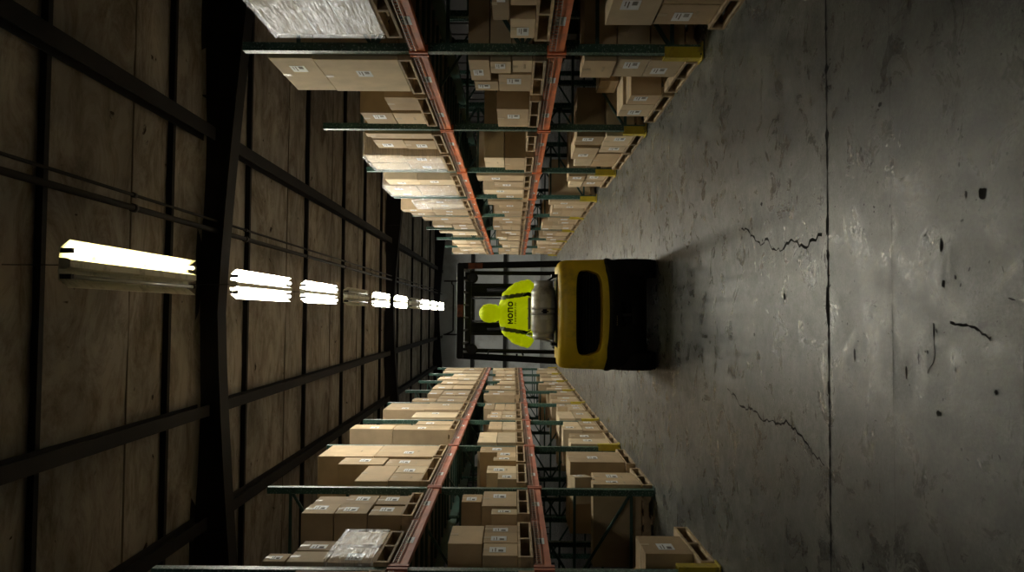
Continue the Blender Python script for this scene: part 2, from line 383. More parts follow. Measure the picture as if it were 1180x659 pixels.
# rafters, deepest towards the sides
def rafter(y, label):
    mb = MB(); n = 24; t = .012
    xs = [-XW + 2 * XW * i / n for i in range(n + 1)]
    bot = [5.625 - .40 * min(1, (abs(x) / 5.2)) ** 1.3 for x in xs]
    zt = ZC - .03
    r = thing('roof_rafter', label, 'rafter', (0, y, 0))
    for i in range(n):
        a, b, za, zb = xs[i], xs[i + 1], bot[i], bot[i + 1]
        mb._new([(a, -t, za), (b, -t, zb), (b, -t, zt), (a, -t, zt), (a, t, za), (b, t, zb), (b, t, zt), (a, t, zt)], [(0, 1, 2, 3), (7, 6, 5, 4), (0, 4, 5, 1), (3, 2, 6, 7)])
    mb.build('web', M['beam_dk'], r)
    mb = MB()
    for i in range(n):
        a, b, za, zb = xs[i], xs[i + 1], bot[i], bot[i + 1]
        mb._new([(a, -.15, za), (b, -.15, zb), (b, .15, zb), (a, .15, za), (a, -.15, za - .025), (b, -.15, zb - .025), (b, .15, zb - .025), (a, .15, za - .025)], [(0, 1, 2, 3), (7, 6, 5, 4), (0, 4, 5, 1), (2, 6, 7, 3)])
    mb.build('bottom_flange', M['beam_dk'], r)
    mb = MB(); mb.box(-XW, XW, -.15, .15, zt - .02, zt); mb.build('top_flange', M['beam_dk'], r)
    for x in (-6, -3, 3, 6):
        mb = MB(); z = 5.625 - .40 * min(1, (abs(x) / 5.2)) ** 1.3
        mb.box(x - .006, x + .006, -.14, .14, z, zt - .02)
        mb.build('stiffener', M['beam_dk'], r)
rafter(10.24, 'deep dark steel roof rafter nearest the camera, between first and second lights')
rafter(25.0, 'dark steel roof rafter halfway down the aisle roof')
rafter(40.2, 'farthest dark steel roof rafter, close to the far wall')
ordn = ['nearest', 'second', 'third', 'fourth', 'fifth', 'sixth', 'seventh', 'eighth', 'ninth', 'tenth', 'eleventh', 'twelfth']
vis = [y for y in PUR if y > 5]
for i, y in enumerate(PUR):
    if y < 5: lab = 'dark steel purlin overhead behind the camera position, outside the photo'
    else: lab = f'thin dark purlin running across the ceiling, {ordn[vis.index(y)]} from the camera'
    if y < 5: continue
    g = MB(); g.box(-XW + .01, XW - .01, y - .035, y + .035, ZC - .085, ZC - .075); g.box(-XW + .01, XW - .01, y - .006, y + .006, ZC - .075, ZC + .02)
    g.box(-XW + .01, XW - .01, y - .006, y + .05, ZC + .0, ZC + .012)
    tag(g.build('roof_purlin', M['purlin']), lab, 'purlin', 'purlins across the ceiling')
for x, w, lab in ((2.45, .24, 'long dark roof beam running lengthwise above the upper rack side'), (-1.33, .2, 'long dark roof beam running lengthwise just below the row of lights in the photo'), (-2.85, .22, 'long dark roof beam running lengthwise above the lower rack side'), (6.3, .22, 'outermost long dark roof beam beyond the upper rack'), (-6.3, .22, 'outermost long dark roof beam beyond the lower rack')):
    g = MB(); y = YB + .05
    for a, b in ((YB + .05, 10.06), (10.42, 24.82), (25.18, 40.02), (40.38, YE - .05)):
        g.box(x - w * .38, x + w * .38, a, b, ZC - .120, ZC - .108); g.box(x - .01, x + .01, a, b, ZC - .27, ZC - .12); g.box(x - w * .38, x + w * .38, a, b, ZC - .285, ZC - .27)
    tag(g.build('roof_beam', M['beam_dk']), lab, 'beam', 'lengthwise roof beams')
for x, r, lab in ((1.13, .036, 'thicker dark sprinkler pipe running lengthwise under the ceiling beside the lights'), (1.27, .018, 'thin dark conduit running lengthwise beside the thicker ceiling pipe')):
    g = MB(); g.tube([(x, YB + .1, ZC - .25), (x, YE - .3, ZC - .25)], r)
    y = 1.3
    while y < 42: g.tube([(x, y - .03, ZC - .25), (x, y + .03, ZC - .25)], r + .012, 10); y += 3.35
    tag(g.build('ceiling_pipe', M['pipe']), lab, 'pipe')
# ------------------------------------------------------------------ light fixtures
def fixture(x, y0, length, state, label):
    r = thing('fluorescent_fixture', label, 'light', (x, y0 + length / 2, 5.15), 0, 'eight foot fluorescent fixtures down the aisle'); h = length / 2
    g = MB(); g.prism([(-.045, 0), (-.03, -.035), (.03, -.035), (.045, 0), (.045, .06), (-.045, .06)], 'y', -h, h); g.build('spine_housing', M['fix_white'], r)
    for s in (-1, 1):
        g = MB(); g.prism([(s * .045, .058), (s * .13, .05), (s * .19, -.025), (s * .196, -.023), (s * .136, .062), (s * .045, .064)], 'y', -h, h)
        g.build('reflector_wing', M['fix_white'], r)
        on = state in ('on', 'dim') or (state == 'half' and s == 1)
        m = M['tube_off'] if not on else (M['tube_warm'] if state == 'half' else M['tube_fill'] if state == 'dim' else M['tube_on'])
        g = MB(); g.tube([(s * .105, -h + .05, -.012), (s * .105, h - .05, -.012)], .019, 8)
        t = g.build('fluorescent_tube', m, r)
        if state == 'half': t['label'] = 'lit yellowish tube' if s == 1 else 'dead unlit tube'
        for e in (-1, 1):
            g = MB(); g.box(s * .105 - .02, s * .105 + .02, e * (h - .025) - .02, e * (h - .025) + .02, -.04, .056); g.build('lamp_holder', M['pipe'], r)
    for e in (-.8, .8):
        g = MB(); g.tube([(0, e * h, .06), (0, e * h, ZC - 5.15 - .12)], .005, 6); g.build('hanger_rod', M['pipe'], r)
FX = [(5.91, 'half', 'nearest ceiling light, one yellowish tube lit and one dead'), (9.49, 'on', 'brightly lit double tube fixture, just past the nearest rafter'),
      (12.62, 'on', 'brightly lit double tube fixture, third light from the camera'), (15.85, 'off', 'dead unlit fluorescent fixture between the third and fifth lights'),
      (19.0, 'on', 'lit fluorescent fixture just before the middle rafter'), (22.5, 'on', 'lit fluorescent fixture beside the middle rafter, sixth light along'),
      (25.8, 'off', 'dead unlit fluorescent fixture beyond the middle rafter'), (28.9, 'on', 'small distant lit fixture, second to last in the row'), (32.2, 'on', 'small distant lit fixture, near the far wall, last but one'), (35.5, 'on', 'farthest lit fixture of the row, beside the last rafter'),  # last entry is an extra fixture, added to brighten the end wall
      (-3.7, 'dim', 'lit fixture behind the camera position'), (-7.2, 'dim', 'lit fixture far behind the camera position')]  # both added out of view to light the rear of the forklift
for y, st, lab in FX: fixture(.385 if y < 7 else .365, y, 2.36, st, lab)
# ------------------------------------------------------------------ racks
XF = {1: 2.16, -1: -1.90}; XN = {1: 'above forklift', -1: 'below forklift'}
Y0 = {1: 3.47, -1: 3.00}; BAY = 2.57; NB = 9; DEP = 1.07
PH = {1: 3.80, -1: 4.22}; BT = {1: {1: 1.27, 2: 2.41}, -1: {1: 1.37, 2: 2.46}}
def upright_frame(s, height):
    # local origin at the front post foot; depth runs along +s x
    r = thing('rack_upright_frame', 'x', 'rack frame')
    for k in (0, 1):
        xa = s * (DEP - .07) * k
        g = MB(); x0, x1 = sorted((xa, xa + s * .07)); xi = xa if k == 0 else xa + s * .07; si = s if k == 0 else -s
        g.box(min(xi, xi + si * .004), max(xi, xi + si * .004), -.038, .038, .01, height)
        for yy in (-.038, .034): g.box(x0, x1, yy, yy + .004, .01, height)
        xe = xi + si * .066
        for yy in (-.038, .02): g.box(min(xe, xe + si * .004), max(xe, xe + si * .004), yy, yy + .018, .01, height)
        g.build('post', M['green'], r)
        g = MB(); g.box(x0 - .03, x1 + .03, -.07, .07, 0, .01)
        for yy in (-.058, .058): g.tube([(x0 - .015, yy, .01), (x0 - .015, yy, .03)], .008, 6)
        g.build('foot_plate', M['brace'], r)
    zs = [.25]
    while zs[-1] + .62 < height: zs.append(zs[-1] + .62)
    xa, xb = s * .07, s * (DEP - .07)
    for z in zs:
        g = MB(); g.bar((xa, 0, z), (xb, 0, z), .03, .03); g.build('horizontal_brace', M['brace'], r)
    for i, (a, b) in enumerate(zip(zs, zs[1:])):
        p, q = ((xa, xb) if i % 2 == 0 else (xb, xa)); g = MB(); g.bar((p, 0, a + .02), (q, 0, b - .02), .028, .028); g.build('diagonal_brace', M['brace'], r)
    return r
def add_guard(r, s, h=.32):
    g = MB(); x = -s * .03
    g.box(min(x, x - s * .012), max(x, x - s * .012), -.046, .046, .012, h)
    for yy in (-.046, .040): g.box(min(x, s * .05), max(x, s * .05), yy, yy + .006, .012, h)
    g.box(min(x - s * .03, s * .09), max(x - s * .03, s * .09), -.075, .075, .0102, .02)
    g.build('column_guard', M['yellow_guard'], r)['label'] = 'yellow column guard'
bayn = ['nearest', 'second', 'third', 'fourth', 'fifth', 'sixth', 'seventh', 'eighth', 'ninth', 'farthest']
for s in (1, -1):
    proto = upright_frame(s, PH[s]); first = True
    for k in range(NB + 1):
        base = proto if k == 0 else None
        if k: 
            o = proto.copy(); C.objects.link(o)
            for ch in [c for c in proto.children if not c.name.startswith('column_guard')]:
                c = ch.copy(); C.objects.link(c); c.parent = o
        else: o = proto
        o.location = (XF[s], Y0[s] + BAY * k, 0)
        frames_lab = f'green perforated rack upright frame, {bayn[k]} frame of the rack {XN[s]}' if k else f'green perforated rack upright frame nearest camera, rack {XN[s]}'
        if k: frames_lab = f'green perforated rack upright frame, {(["", "first", "second", "third", "fourth", "fifth", "sixth", "seventh", "eighth", "ninth"])[k]} in view along the rack {XN[s]}'
        tag(o, frames_lab, 'rack frame', 'upright frames of the rack ' + XN[s])
        if not (s == -1 and k == 2) and k: add_guard(o, s, .32 if k != 2 else .27)
def make_beam(s, L, m):
    r = thing('rack_beam', 'x', 'rack beam'); rng = random.Random(s)
    g = MB(); x0, x1 = (-.025, .025)
    # stepped box beam, step towards the shelf side
    g.prism([(-s * .025, -.12), (s * .025, -.12), (s * .025, -.03), (s * .008, -.03), (s * .008, 0), (-s * .025, 0)], 'y', 0, L); g.build('beam_rail', m, r)
    for e in (0, 1):
        g = MB(); y = 0 if e == 0 else L; d = .012 if e == 0 else -.012; sgn = -1 if e == 0 else 1
        g.box(-.032, .032, min(y, y - d), max(y, y - d), -.14, .015)
        g.box(min(-s * .032, -s * .038), max(-s * .032, -s * .038), min(y - sgn * .004, y + sgn * .036), max(y - sgn * .004, y + sgn * .03), -.14, .015)
        g.build('end_connector', m, r)
    for y in (.55, 1.75):
        g = MB(); g.box(min(-s * .0252, -s * .0268), max(-s * .0252, -s * .0268), y, y + .16, -.09, -.02, 0)
        for q in range(7): g.box(min(-s * .0268, -s * .0275), max(-s * .0268, -s * .0275), y + .02 + q * .017, y + .028 + q * .017, -.065, -.035, 1)
        g.build('location_label', [M['white'], M['ink']], r)['label'] = 'white location label'
    return r
def make_deck(s, L):
    r = thing('wire_deck', 'x', 'wire deck'); g = MB(); n = int((L - .05) / .052); w = .0055; xf = -s * .034
    for i in range(n + 1):
        y = .03 + i * (L - .06) / n
        g.box(min(xf, s * (DEP - .02)), max(xf, s * (DEP - .02)), y - w / 2, y + w / 2, .002, .002 + w)
        g.box(min(xf, xf + s * w), max(xf, xf + s * w), y - w / 2, y + w / 2, -.045, .002)
    for z in (-.012, -.045): g.box(min(xf - s * w, xf), max(xf - s * w, xf), .02, L - .02, z - w / 2, z + w / 2)
    for i in range(8):
        x = s * (.08 + i * .13); g.box(x - w / 2, x + w / 2, .02, L - .02, .002 + w, .002 + 2 * w)
    g.build('wire_mesh', M['steel_wire'], r)
    g = MB()
    for y in (.2, L / 2, L - .2): g.box(min(s * .03, s * .95), max(s * .03, s * .95), y - .03, y + .03, -.025, .001)
    g.build('support_channel', M['brace'], r)
    return r
LEV = {0: 'floor level', 1: 'middle shelf', 2: 'high shelf'}
for s in (1, -1):
    Lb = BAY - .1; bm_ = M['orange'] if s == 1 else M['orange_l']; bp = make_beam(s, Lb, bm_); dp = make_deck(s, (BAY - .12) / 2 - .02); used = ud = False
    for k in range(NB):
        for lv in (1, 2):
            z = BT[s][lv]; y = Y0[s] + BAY * k + .05
            for fr in (0, 1):
                if not used: o = bp; used = True
                else: o = copy_tree(bp)
                if fr == 0: o.location = (XF[s] + s * .02, y, z)
                else: o.location = (XF[s] + s * (DEP - .02), y + Lb, z); o.rotation_euler = (0, 0, PI)
                if fr:
                    for ch in o.children:
                        if ch.name.startswith(('beam_rail', 'end_connector')): ch.material_slots[0].link = 'OBJECT'; ch.material_slots[0].material = M['brace']
                tag(o, f'{"dark" if fr else "orange" if s == 1 else "dusty red"} steel beam at the {"front" if fr == 0 else "rear"} of the {LEV[lv]}, {bayn[k]} bay, rack {XN[s]}', 'rack beam', 'rack beams with white location labels')
            for h in (0, 1):
                if not ud: o = dp; ud = True
                else: o = copy_tree(dp)
                o.location = (XF[s] + s * .02, y + .01 + h * ((BAY - .12) / 2), z)
                tag(o, f'wire deck panel, {("nearer", "farther")[h]} half of the {LEV[lv]}, {bayn[k]} bay, rack {XN[s]}', 'wire deck', 'wire decks on the rack beams')
# back-to-back row seen dimly behind the racks
for s in (1, -1):
    proto = upright_frame(s, PH[s])
    for k in range(0, 6):
        o = proto if k == 0 else copy_tree(proto)
        o.location = (XF[s] + s * 1.35, Y0[s] + BAY * k, 0)
        tag(o, f'dim upright frame of the hidden back row behind the rack {XN[s]}, {bayn[k]} along', 'rack frame', 'upright frames of the back rows')
# ------------------------------------------------------------------ pallets and boxes
pal_cache = {}
def pallet(s, y0, y1, z, label, depth=1.12, dx=.0, rng=random):
    w = round(y1 - y0, 2); key = (w, depth); hgt = .118
    if key not in pal_cache:
        r = thing('wooden_pallet', 'x', 'pallet')
        for q in (0, .5, 1):
            yy = -w / 2 + .018 + q * (w - .036)
            g = MB(); g.prism([(-depth / 2, .02), (-depth / 2, .098), (depth / 2, .098), (depth / 2, .02), (depth * .36, .02), (depth * .32, .045), (depth * .2, .045), (depth * .16, .02), (-depth * .16, .02), (-depth * .2, .045), (-depth * .32, .045), (-depth * .36, .02)], 'y', yy - .018, yy + .018)
            g.build('stringer', M['wood'], r)
        for nm, z0, cnt in (('top_deck_boards', .098, 7), ('bottom_deck_boards', 0, 4)):
            g = MB(); bw = .09
            for i in range(cnt):
                x = -depth / 2 + bw / 2 + i * (depth - bw) / (cnt - 1); g.box(x - bw / 2, x + bw / 2, -w / 2, w / 2, z0, z0 + .019)
            g.build(nm, M['wood'], r)
        pal_cache[key] = r; o = r
    else: o = copy_tree(pal_cache[key])
    o.location = (XF[s] + s * (depth / 2 - .03 + dx), (y0 + y1) / 2, z); o.rotation_euler = (0, 0, rng.uniform(-.012, .012))
    return tag(o, label, 'pallet', 'wooden pallets under the boxes')
BOXES = []   # queued so the ones beyond 300 can be merged
def qbox(s, y0, y1, z0, z1, lab, depth=.6, dx=0, m=None, rot=None, plain=False, wrapped=False, seed=None):
    BOXES.append(dict(s=s, y0=y0, y1=y1, z0=z0, z1=z1, lab=lab, depth=depth, dx=dx, m=m, rot=rot, wrapped=wrapped))
def box_geo(g, w, h, d, mi=0):
    """closed carton: slightly bowed walls, top flaps with a seam gap and a raised lip"""
    g.box(-d / 2, d / 2, -w / 2, w / 2, 0, h - .004, mi)
    for sy in (-1, 1): g.box(-d / 2, d / 2, min(sy * .002, sy * w / 2), max(sy * .002, sy * w / 2), h - .004, h, mi)
def make_box(b, rng):
    s = b['s']; w = b['y1'] - b['y0'] - .008; h = b['z1'] - b['z0'] - .004; d = b['depth']
    far = b['y0'] > 16; mt = b['m'] or rng.choice([M['card'], M['card'], M['card2'], M['card3'] if not far else M['card']])
    g = MB(); box_geo(g, w, h, d); o = g.build('cardboard_box', mt, None, bevel=.004 if not far else 0, seg=1)
    o.location = (XF[s] + s * (d / 2 - .03 + b['dx'] + rng.uniform(0, .02)), (b['y0'] + b['y1']) / 2, b['z0'] + .001)
    lim = .003 if w > .5 else .008
    o.rotation_euler = b['rot'] or (0, 0, rng.uniform(-lim, lim))
    xf = -s * d / 2
    def fr(t): return (min(xf, xf - s * t), max(xf, xf - s * t))
    if not far:
        g = MB(); g.box(*fr(.0012), -.025, .025, h - min(.07, h * .3), h + .0008); g.box(-d / 2 + .001, d / 2 - .001, -.025, .025, h, h + .001)
        g.build('packing_tape', M['tape'], o)
    if rng.random() < (.8 if w < .75 else .55):
        lw = min(.155, w * .42); lh = min(.13, h * .5); ly = rng.choice([-1, 1]) * (w * .5 - lw * .8) * rng.uniform(.2, .9); lz = h * rng.uniform(.45, .62)
        if far: lw *= 1.3; lh *= 1.2
        g = MB(); g.box(*fr(.002), ly - lw / 2, ly + lw / 2, lz - lh / 2, lz + lh / 2, 0)
        if not far:
            x0, x1 = fr(.0028)
            for q in range(6): g.box(x0, x1, ly - lw * .38 + q * lw * .07, ly - lw * .38 + q * lw * .07 + lw * .03, lz - lh * .35, lz - lh * .05, 1)
            g.box(x0, x1, ly - lw * .38, ly + lw * .3, lz + lh * .1, lz + lh * .16, 1); g.box(x0, x1, ly - lw * .38, ly + lw * .1, lz + lh * .28, lz + lh * .33, 1)
        g.build('shipping_label', [M['white'], M['ink']], o)['label'] = 'white shipping label'
    if not far and rng.random() < .3:
        g = MB(); zz = h * .3
        x0, x1 = fr(.0012)
        for q in range(4): g.box(x0, x1, -.06 + q * .03, -.04 + q * .03, zz, zz + .02)
        g.build('printed_mark', M['tape'], o)
    tag(o, b['lab'], 'box', 'cardboard boxes stacked on pallets'); return o
def wrap(s, y0, y1, z0, z1, label, depth=.64, seed=0):
    rng = random.Random(seed); g = MB(); x0 = XF[s] - s * .05; x1 = x0 + s * (depth + .06)
    y0 -= .012; y1 += .012; z1 += .012; ny, nz = 26, 18
    def face(fn, nu, nv):
        R = [[g.bm.verts.new(fn(i / nu, j / nv)) for j in range(nv + 1)] for i in range(nu + 1)]
        for i in range(nu):
            for j in range(nv):
                f = g.bm.faces.new((R[i][j], R[i + 1][j], R[i + 1][j + 1], R[i][j + 1])); f.smooth = True
    def rp(): return rng.uniform(-.003, .003)
    face(lambda a, b: (x0 - s * rng.uniform(0, .009) * (0 < a < 1), y0 + (y1 - y0) * a, z0 + (z1 - z0) * b), ny, nz)
    face(lambda a, b: (x0 + (x1 - x0) * a, y0 - rng.uniform(0, .006) * (0 < a < 1), z0 + (z1 - z0) * b), 10, nz)
    face(lambda a, b: (x0 + (x1 - x0) * a, y1 + rng.uniform(0, .006) * (0 < a < 1), z0 + (z1 - z0) * b), 10, nz)
    face(lambda a, b: (x1, y0 + (y1 - y0) * a, z0 + (z1 - z0) * b), 4, 4)
    face(lambda a, b: (x0 + (x1 - x0) * a, y0 + (y1 - y0) * b, z1 + rng.uniform(0, .005) * (0 < a < 1) * (0 < b < 1)), 8, 12)
    o = g.build('stretch_wrap', M['film']); tag(o, label, 'stretch wrap', 'clear stretch wrap around box stacks')
def loc_lab(s, bay, lv, pal): return f'{("nearer", "farther")[pal]} pallet, {LEV[lv]}, {bayn[bay]} bay of rack {XN[s]}'
def describe(boxes):
    """wording for each box of one pallet: size word + tier/column place"""
    zs = sorted(set(round(b[2], 1) for b in boxes)); out = []
    used = {}
    for i, b in enumerate(boxes):
        w = b[1] - b[0]; h = b[3] - b[2]
        size = 'tall' if h > w * 1.05 else 'long' if w > h * 2.2 else 'wide' if w > .6 else 'small' if w < .4 and h < .3 else 'square'
        ti = min(range(len(zs)), key=lambda q: abs(zs[q] - b[2]))
        tier = {1: ['lone tier'], 2: ['bottom tier', 'top tier'], 3: ['bottom tier', 'middle tier', 'top tier']}.get(len(zs), ['bottom tier', 'second tier', 'third tier', 'top tier', 'topmost'])[ti]
        row = sorted([c for c in boxes if min(range(len(zs)), key=lambda q: abs(zs[q] - c[2])) == ti], key=lambda c: c[0])
        col = row.index(b); cw = {1: '', 2: ['near ', 'far '][col] if len(row) == 2 else ''}.get(len(row), (['near ', 'middle ', 'far ', 'farthest '][col] if len(row) > 2 else ''))
        out.append(f'{size} box, {cw}{tier}')
    return out
def load(s, bay, lv, pal, py, boxes, wrapped=None, extra=None):
    z = 0 if lv == 0 else BT[s][lv] + .014
    ll = loc_lab(s, bay, lv, pal)
    if py: pallet(s, py[0], py[1], z, 'wooden ' + ll, rng=random.Random(bay * 7 + lv * 3 + pal + s))
    bs = [tuple(b[:4]) for b in boxes]; names = describe(bs); seen = {}
    for b, n in zip(boxes, names):
        k = b[4] if len(b) > 4 else {}
        lab = f'{n}, {ll}'
        if k.get('w'): lab = k['w'] + ', ' + ll
        dd = {q: v for q, v in k.items() if q != 'w'}
        qbox(s, *b[:4], lab, **dd)
    if wrapped:
        wrap(s, *wrapped, 'shiny clear stretch wrap, ' + ll, seed=bay + lv + pal)
B = {}
z2, z1 = 2.545, 1.404   # box bottoms, right rack (upper in photo)
l2, l1 = 2.594, 1.504   # left rack
D = lambda **k: k
# -- rack above the forklift in the photo
load(1, 0, 2, 1, (4.6, 5.64), [(4.62, 5.58, z2, 2.83), (4.62, 5.58, 2.835, 3.06), (4.62, 5.58, 3.065, 3.38)], (4.62, 5.58, z2, 3.38))
load(1, 0, 1, 1, (4.66, 5.68), [(4.70, 5.06, z1, 1.59), (5.28, 5.66, z1, 1.59), (4.72, 5.30, 1.595, 1.715)])
load(1, 0, 0, 1, (4.4, 5.42), [(5.03, 5.38, .122, .54, D(depth=.7)), (4.45, 5.01, .122, .54, D(depth=.7)), (4.45, 5.38, .545, .89, D(depth=.7))])
load(1, 1, 2, 0, (6.11, 7.1), [(6.13, 7.02, z2, 3.26, D(depth=1.0, m=M['card2'])), (6.13, 7.02, 3.265, 3.64, D(depth=1.0, m=M['card2']))])
load(1, 1, 2, 1, (7.25, 8.30), [(7.27, 7.73, z2, 2.86, D(depth=.5)), (7.81, 8.26, z2, 2.865, D(depth=1.)), (7.81, 8.26, 2.87, 3.21, D(depth=1.))])
load(1, 1, 1, 0, (6.13, 7.1), [(6.15, 6.46, z1, 1.58), (6.49, 6.98, z1, 1.70), (6.15, 6.46, 1.585, 1.765), (6.15, 6.70, 1.77, 1.95, D(w='long box across the top')), (6.72, 7.01, 1.705, 1.93)])
load(1, 1, 1, 1, (7.3, 8.34), [(7.61, 8.33, z1, 1.74, D(depth=.9))])
load(1, 1, 0, 0, (6.13, 7.0), [(6.13, 6.57, .122, .41, D(depth=.75)), (6.13, 6.57, .415, .69, D(depth=.75)), (6.13, 6.57, .695, .97, D(depth=.75))])
load(1, 1, 0, 1, (7.1, 8.1), [(7.12, 7.44, .122, .42), (7.46, 7.90, .122, .45, D(depth=.5)), (7.62, 8.05, .46, .66, D(dx=.3, depth=.5))])
load(1, 2, 2, 0, (8.70, 9.74), [(8.72, 8.97, z2, 3.3, D(depth=.9)), (9.03, 9.48, z2, 2.93), (9.03, 9.48, 2.935, 3.31), (9.50, 9.72, z2, 3.5, D(dx=.2))])
load(1, 2, 2, 1, (9.90, 10.94), [(9.94, 10.41, z2, 3.07), (10.43, 10.90, z2, 3.07), (9.94, 10.41, 3.075, 3.60), (10.43, 10.90, 3.075, 3.60)], (9.94, 10.90, z2, 3.6))
load(1, 2, 1, 1, (9.95, 10.99), [(10.02, 10.85, z1, 1.69, D(depth=.95)), (10.0, 10.66, 1.695, 1.97, D(depth=.95))])
load(1, 2, 1, 0, (8.74, 9.6), [(8.9, 9.3, z1, 1.6, D(dx=.45, depth=.4))])
load(1, 2, 0, 0, (8.70, 9.66), [(8.74, 9.28, .122, .455), (8.83, 9.29, .46, .80), (9.30, 9.64, .122, .45)])
load(1, 2, 0, 1, (9.72, 10.76), [(9.74, 10.62, .122, .455), (9.36, 10.05, .46, .78), (10.1, 10.6, .46, .70)])
load(1, 3, 2, 1, (12.26, 13.32), [(12.28, 13.30, z2, 3.20), (12.28, 12.78, 3.205, 3.75), (12.80, 13.30, 3.205, 3.75)], (12.28, 13.3, z2, 3.75))
load(1, 3, 2, 0, (11.28, 12.2), [(11.7, 12.18, z2, 3.1), (11.7, 12.18, 3.105, 3.62)])
# -- rack below the forklift in the photo
load(-1, 0, 2, 1, (4.5, 5.46), [(4.55, 5.44, l2, 3.12)])
load(-1, 0, 1, 1, (4.5, 5.46), [(4.55, 5.44, l1, 1.9)])
load(-1, 1, 2, 0, (5.62, 6.42), [(5.64, 6.02, l2, 2.955), (6.04, 6.39, l2, 2.955), (5.64, 5.89, 2.96, 3.26), (5.91, 6.16, 2.96, 3.26), (5.64, 5.83, 3.265, 3.44, D(w='small box alone on top'))], (5.64, 6.39, l2, 2.955))
load(-1, 1, 2, 1, (6.92, 7.78), [(a, b, c, d, D(depth=.9)) for a, b in ((6.98, 7.32), (7.34, 7.68)) for c, d in ((l2, 2.905), (2.91, 3.22), (3.225, 3.53))])
load(-1, 1, 1, 0, (5.76, 6.72), [(5.81, 6.12, l1, 1.78), (6.14, 6.43, l1, 1.79), (6.45, 6.68, l1, 1.79), (6.14, 6.66, 1.795, 2.08)])
load(-1, 1, 1, 1, (7.0, 7.95), [(7.05, 7.24, l1, 1.75), (7.27, 7.87, l1, 1.85, D(depth=.85)), (7.43, 7.75, 1.855, 2.06)])
load(-1, 1, 0, 0, (5.67, 6.62), [(5.88, 6.36, .122, .50, D(depth=.5))])
load(-1, 2, 2, 0, (8.30, 9.68), [(8.36, 8.77, l2, 2.95), (8.79, 9.2, l2, 2.95), (8.36, 9.2, 2.955, 3.33), (9.22, 9.66, l2, 3.15), (9.22, 9.66, 3.155, 3.72)])
load(-1, 2, 2, 1, (9.76, 10.64), [(9.8, 10.62, l2, 3.38), (9.8, 10.62, 3.385, 4.12)])
load(-1, 2, 1, 0, (8.3, 9.3), [(8.45, 8.77, l1, 1.72), (8.80, 9.2, l1, 1.86)])
load(-1, 2, 1, 1, (9.45, 10.6), [(9.50, 9.75, l1, 1.8), (9.77, 10.14, l1, 1.76), (10.16, 10.58, l1, 2.0)])
load(-1, 2, 0, 0, (8.22, 9.1), [(8.24, 8.46, .122, .66, D(depth=.9)), (8.50, 8.92, .122, .61), (8.56, 8.82, .66, .88, D(rot=(.28, 0, .1), w='tilted small box on top', depth=.3))])
load(-1, 2, 0, 1, (9.4, 10.35), [(9.46, 10.17, .122, .82, D(depth=.9))])
load(-1, 3, 2, 1, (12.02, 13.06), [(12.05, 12.53, l2, 3.5), (12.55, 13.0, l2, 3.2), (12.05, 12.53, 3.505, 4.2)])
load(-1, 4, 2, 0, (13.46, 14.3), [(13.5, 14.2, l2, 3.4)])
load(-1, 4, 2, 1, (14.5, 15.7), [(14.55, 15.6, l2, 3.3, D(depth=1.)), (14.55, 15.6, 3.305, 4.1, D(depth=1.))])
done = {(1, 3, 2, 0), (1, 3, 2, 1), (-1, 3, 2, 1), (-1, 4, 2, 0), (-1, 4, 2, 1), (-1, 3, 2, 0)}
rng = random.Random(41)
for bay in range(3, NB):
    for s in (1, -1):
        for lv in (0, 1, 2):
            for pal in (0, 1):
                if (s, bay, lv, pal) in done: continue
                if rng.random() < .06: continue
                y = Y0[s] + BAY * bay + (.11 if pal == 0 else 1.37); w = 1.0 + rng.uniform(0, .05)
                zb = .122 if lv == 0 else {1: {2: z2, 1: z1}, -1: {2: l2, 1: l1}}[s][lv]
                H = {0: rng.uniform(.55, .8), 1: rng.uniform(.45, .75), 2: rng.uniform(.8, 1.35)}[lv]
                t = rng.random(); bs = []; dp = rng.choice([.6, .8, .95])
                if t < .35 or bay > 6:
                    n = 3 if (bay < 6 and H > .6) else 2; hs = [H / n] * n; z = zb; a = y + rng.uniform(.02, .06); b = y + w - rng.uniform(.02, .12)
                    for q in range(n): bs.append((a, b, z, z + hs[q] - .005, D(depth=dp))); z += hs[q]
                elif t < .75:
                    m_ = y + w * rng.uniform(.42, .58)
                    h1 = H * rng.uniform(.45, .55)
                    bs = [(y + .03, m_ - .01, zb, zb + h1, D(depth=dp)), (m_ + .01, y + w - .03, zb, zb + h1, D(depth=dp))]
                    k = rng.random()
                    if k < .8: bs.append((y + .03, m_ - .01, zb + h1 + .005, zb + H, D(depth=dp)))
                    if k > .3: bs.append((m_ + .01, y + w - .03, zb + h1 + .005, zb + H * .9, D(depth=dp)))
                else:
                    m_ = y + w * .5
                    bs = [(y + .04, m_ - .01, zb, zb + H, D(depth=dp)), (m_ + .01, y + w - .05, zb, zb + H * rng.uniform(.6, .95), D(depth=dp))]
                load(s, bay, lv, pal, (y, y + w), bs)
                if lv == 2 and bay < 6 and rng.random() < .3:
                    wrap(s, y + .03, y + w - .03, zb, max(b[3] for b in bs), 'shiny clear stretch wrap, ' + loc_lab(s, bay, lv, pal), depth=dp + .02, seed=bay)
BOXES.sort(key=lambda b: b['y0']); rb = random.Random(9)
for b in BOXES[:300]: make_box(b, rb)
if len(BOXES) > 300:
    g = MB()
    for b in BOXES[300:]:
        xa = XF[b['s']] - b['s'] * .03; xb = xa + b['s'] * b['depth']
        g.box(min(xa, xb), max(xa, xb), b['y0'], b['y1'], b['z0'], b['z1'] - .004)
    tag(g.build('cardboard_box', M['card']), 'farthest small cardboard boxes at the far ends of both racks', 'boxes', kind='stuff')
open('/tmp/boxes.txt', 'w').write(str(len(BOXES))) if False else None
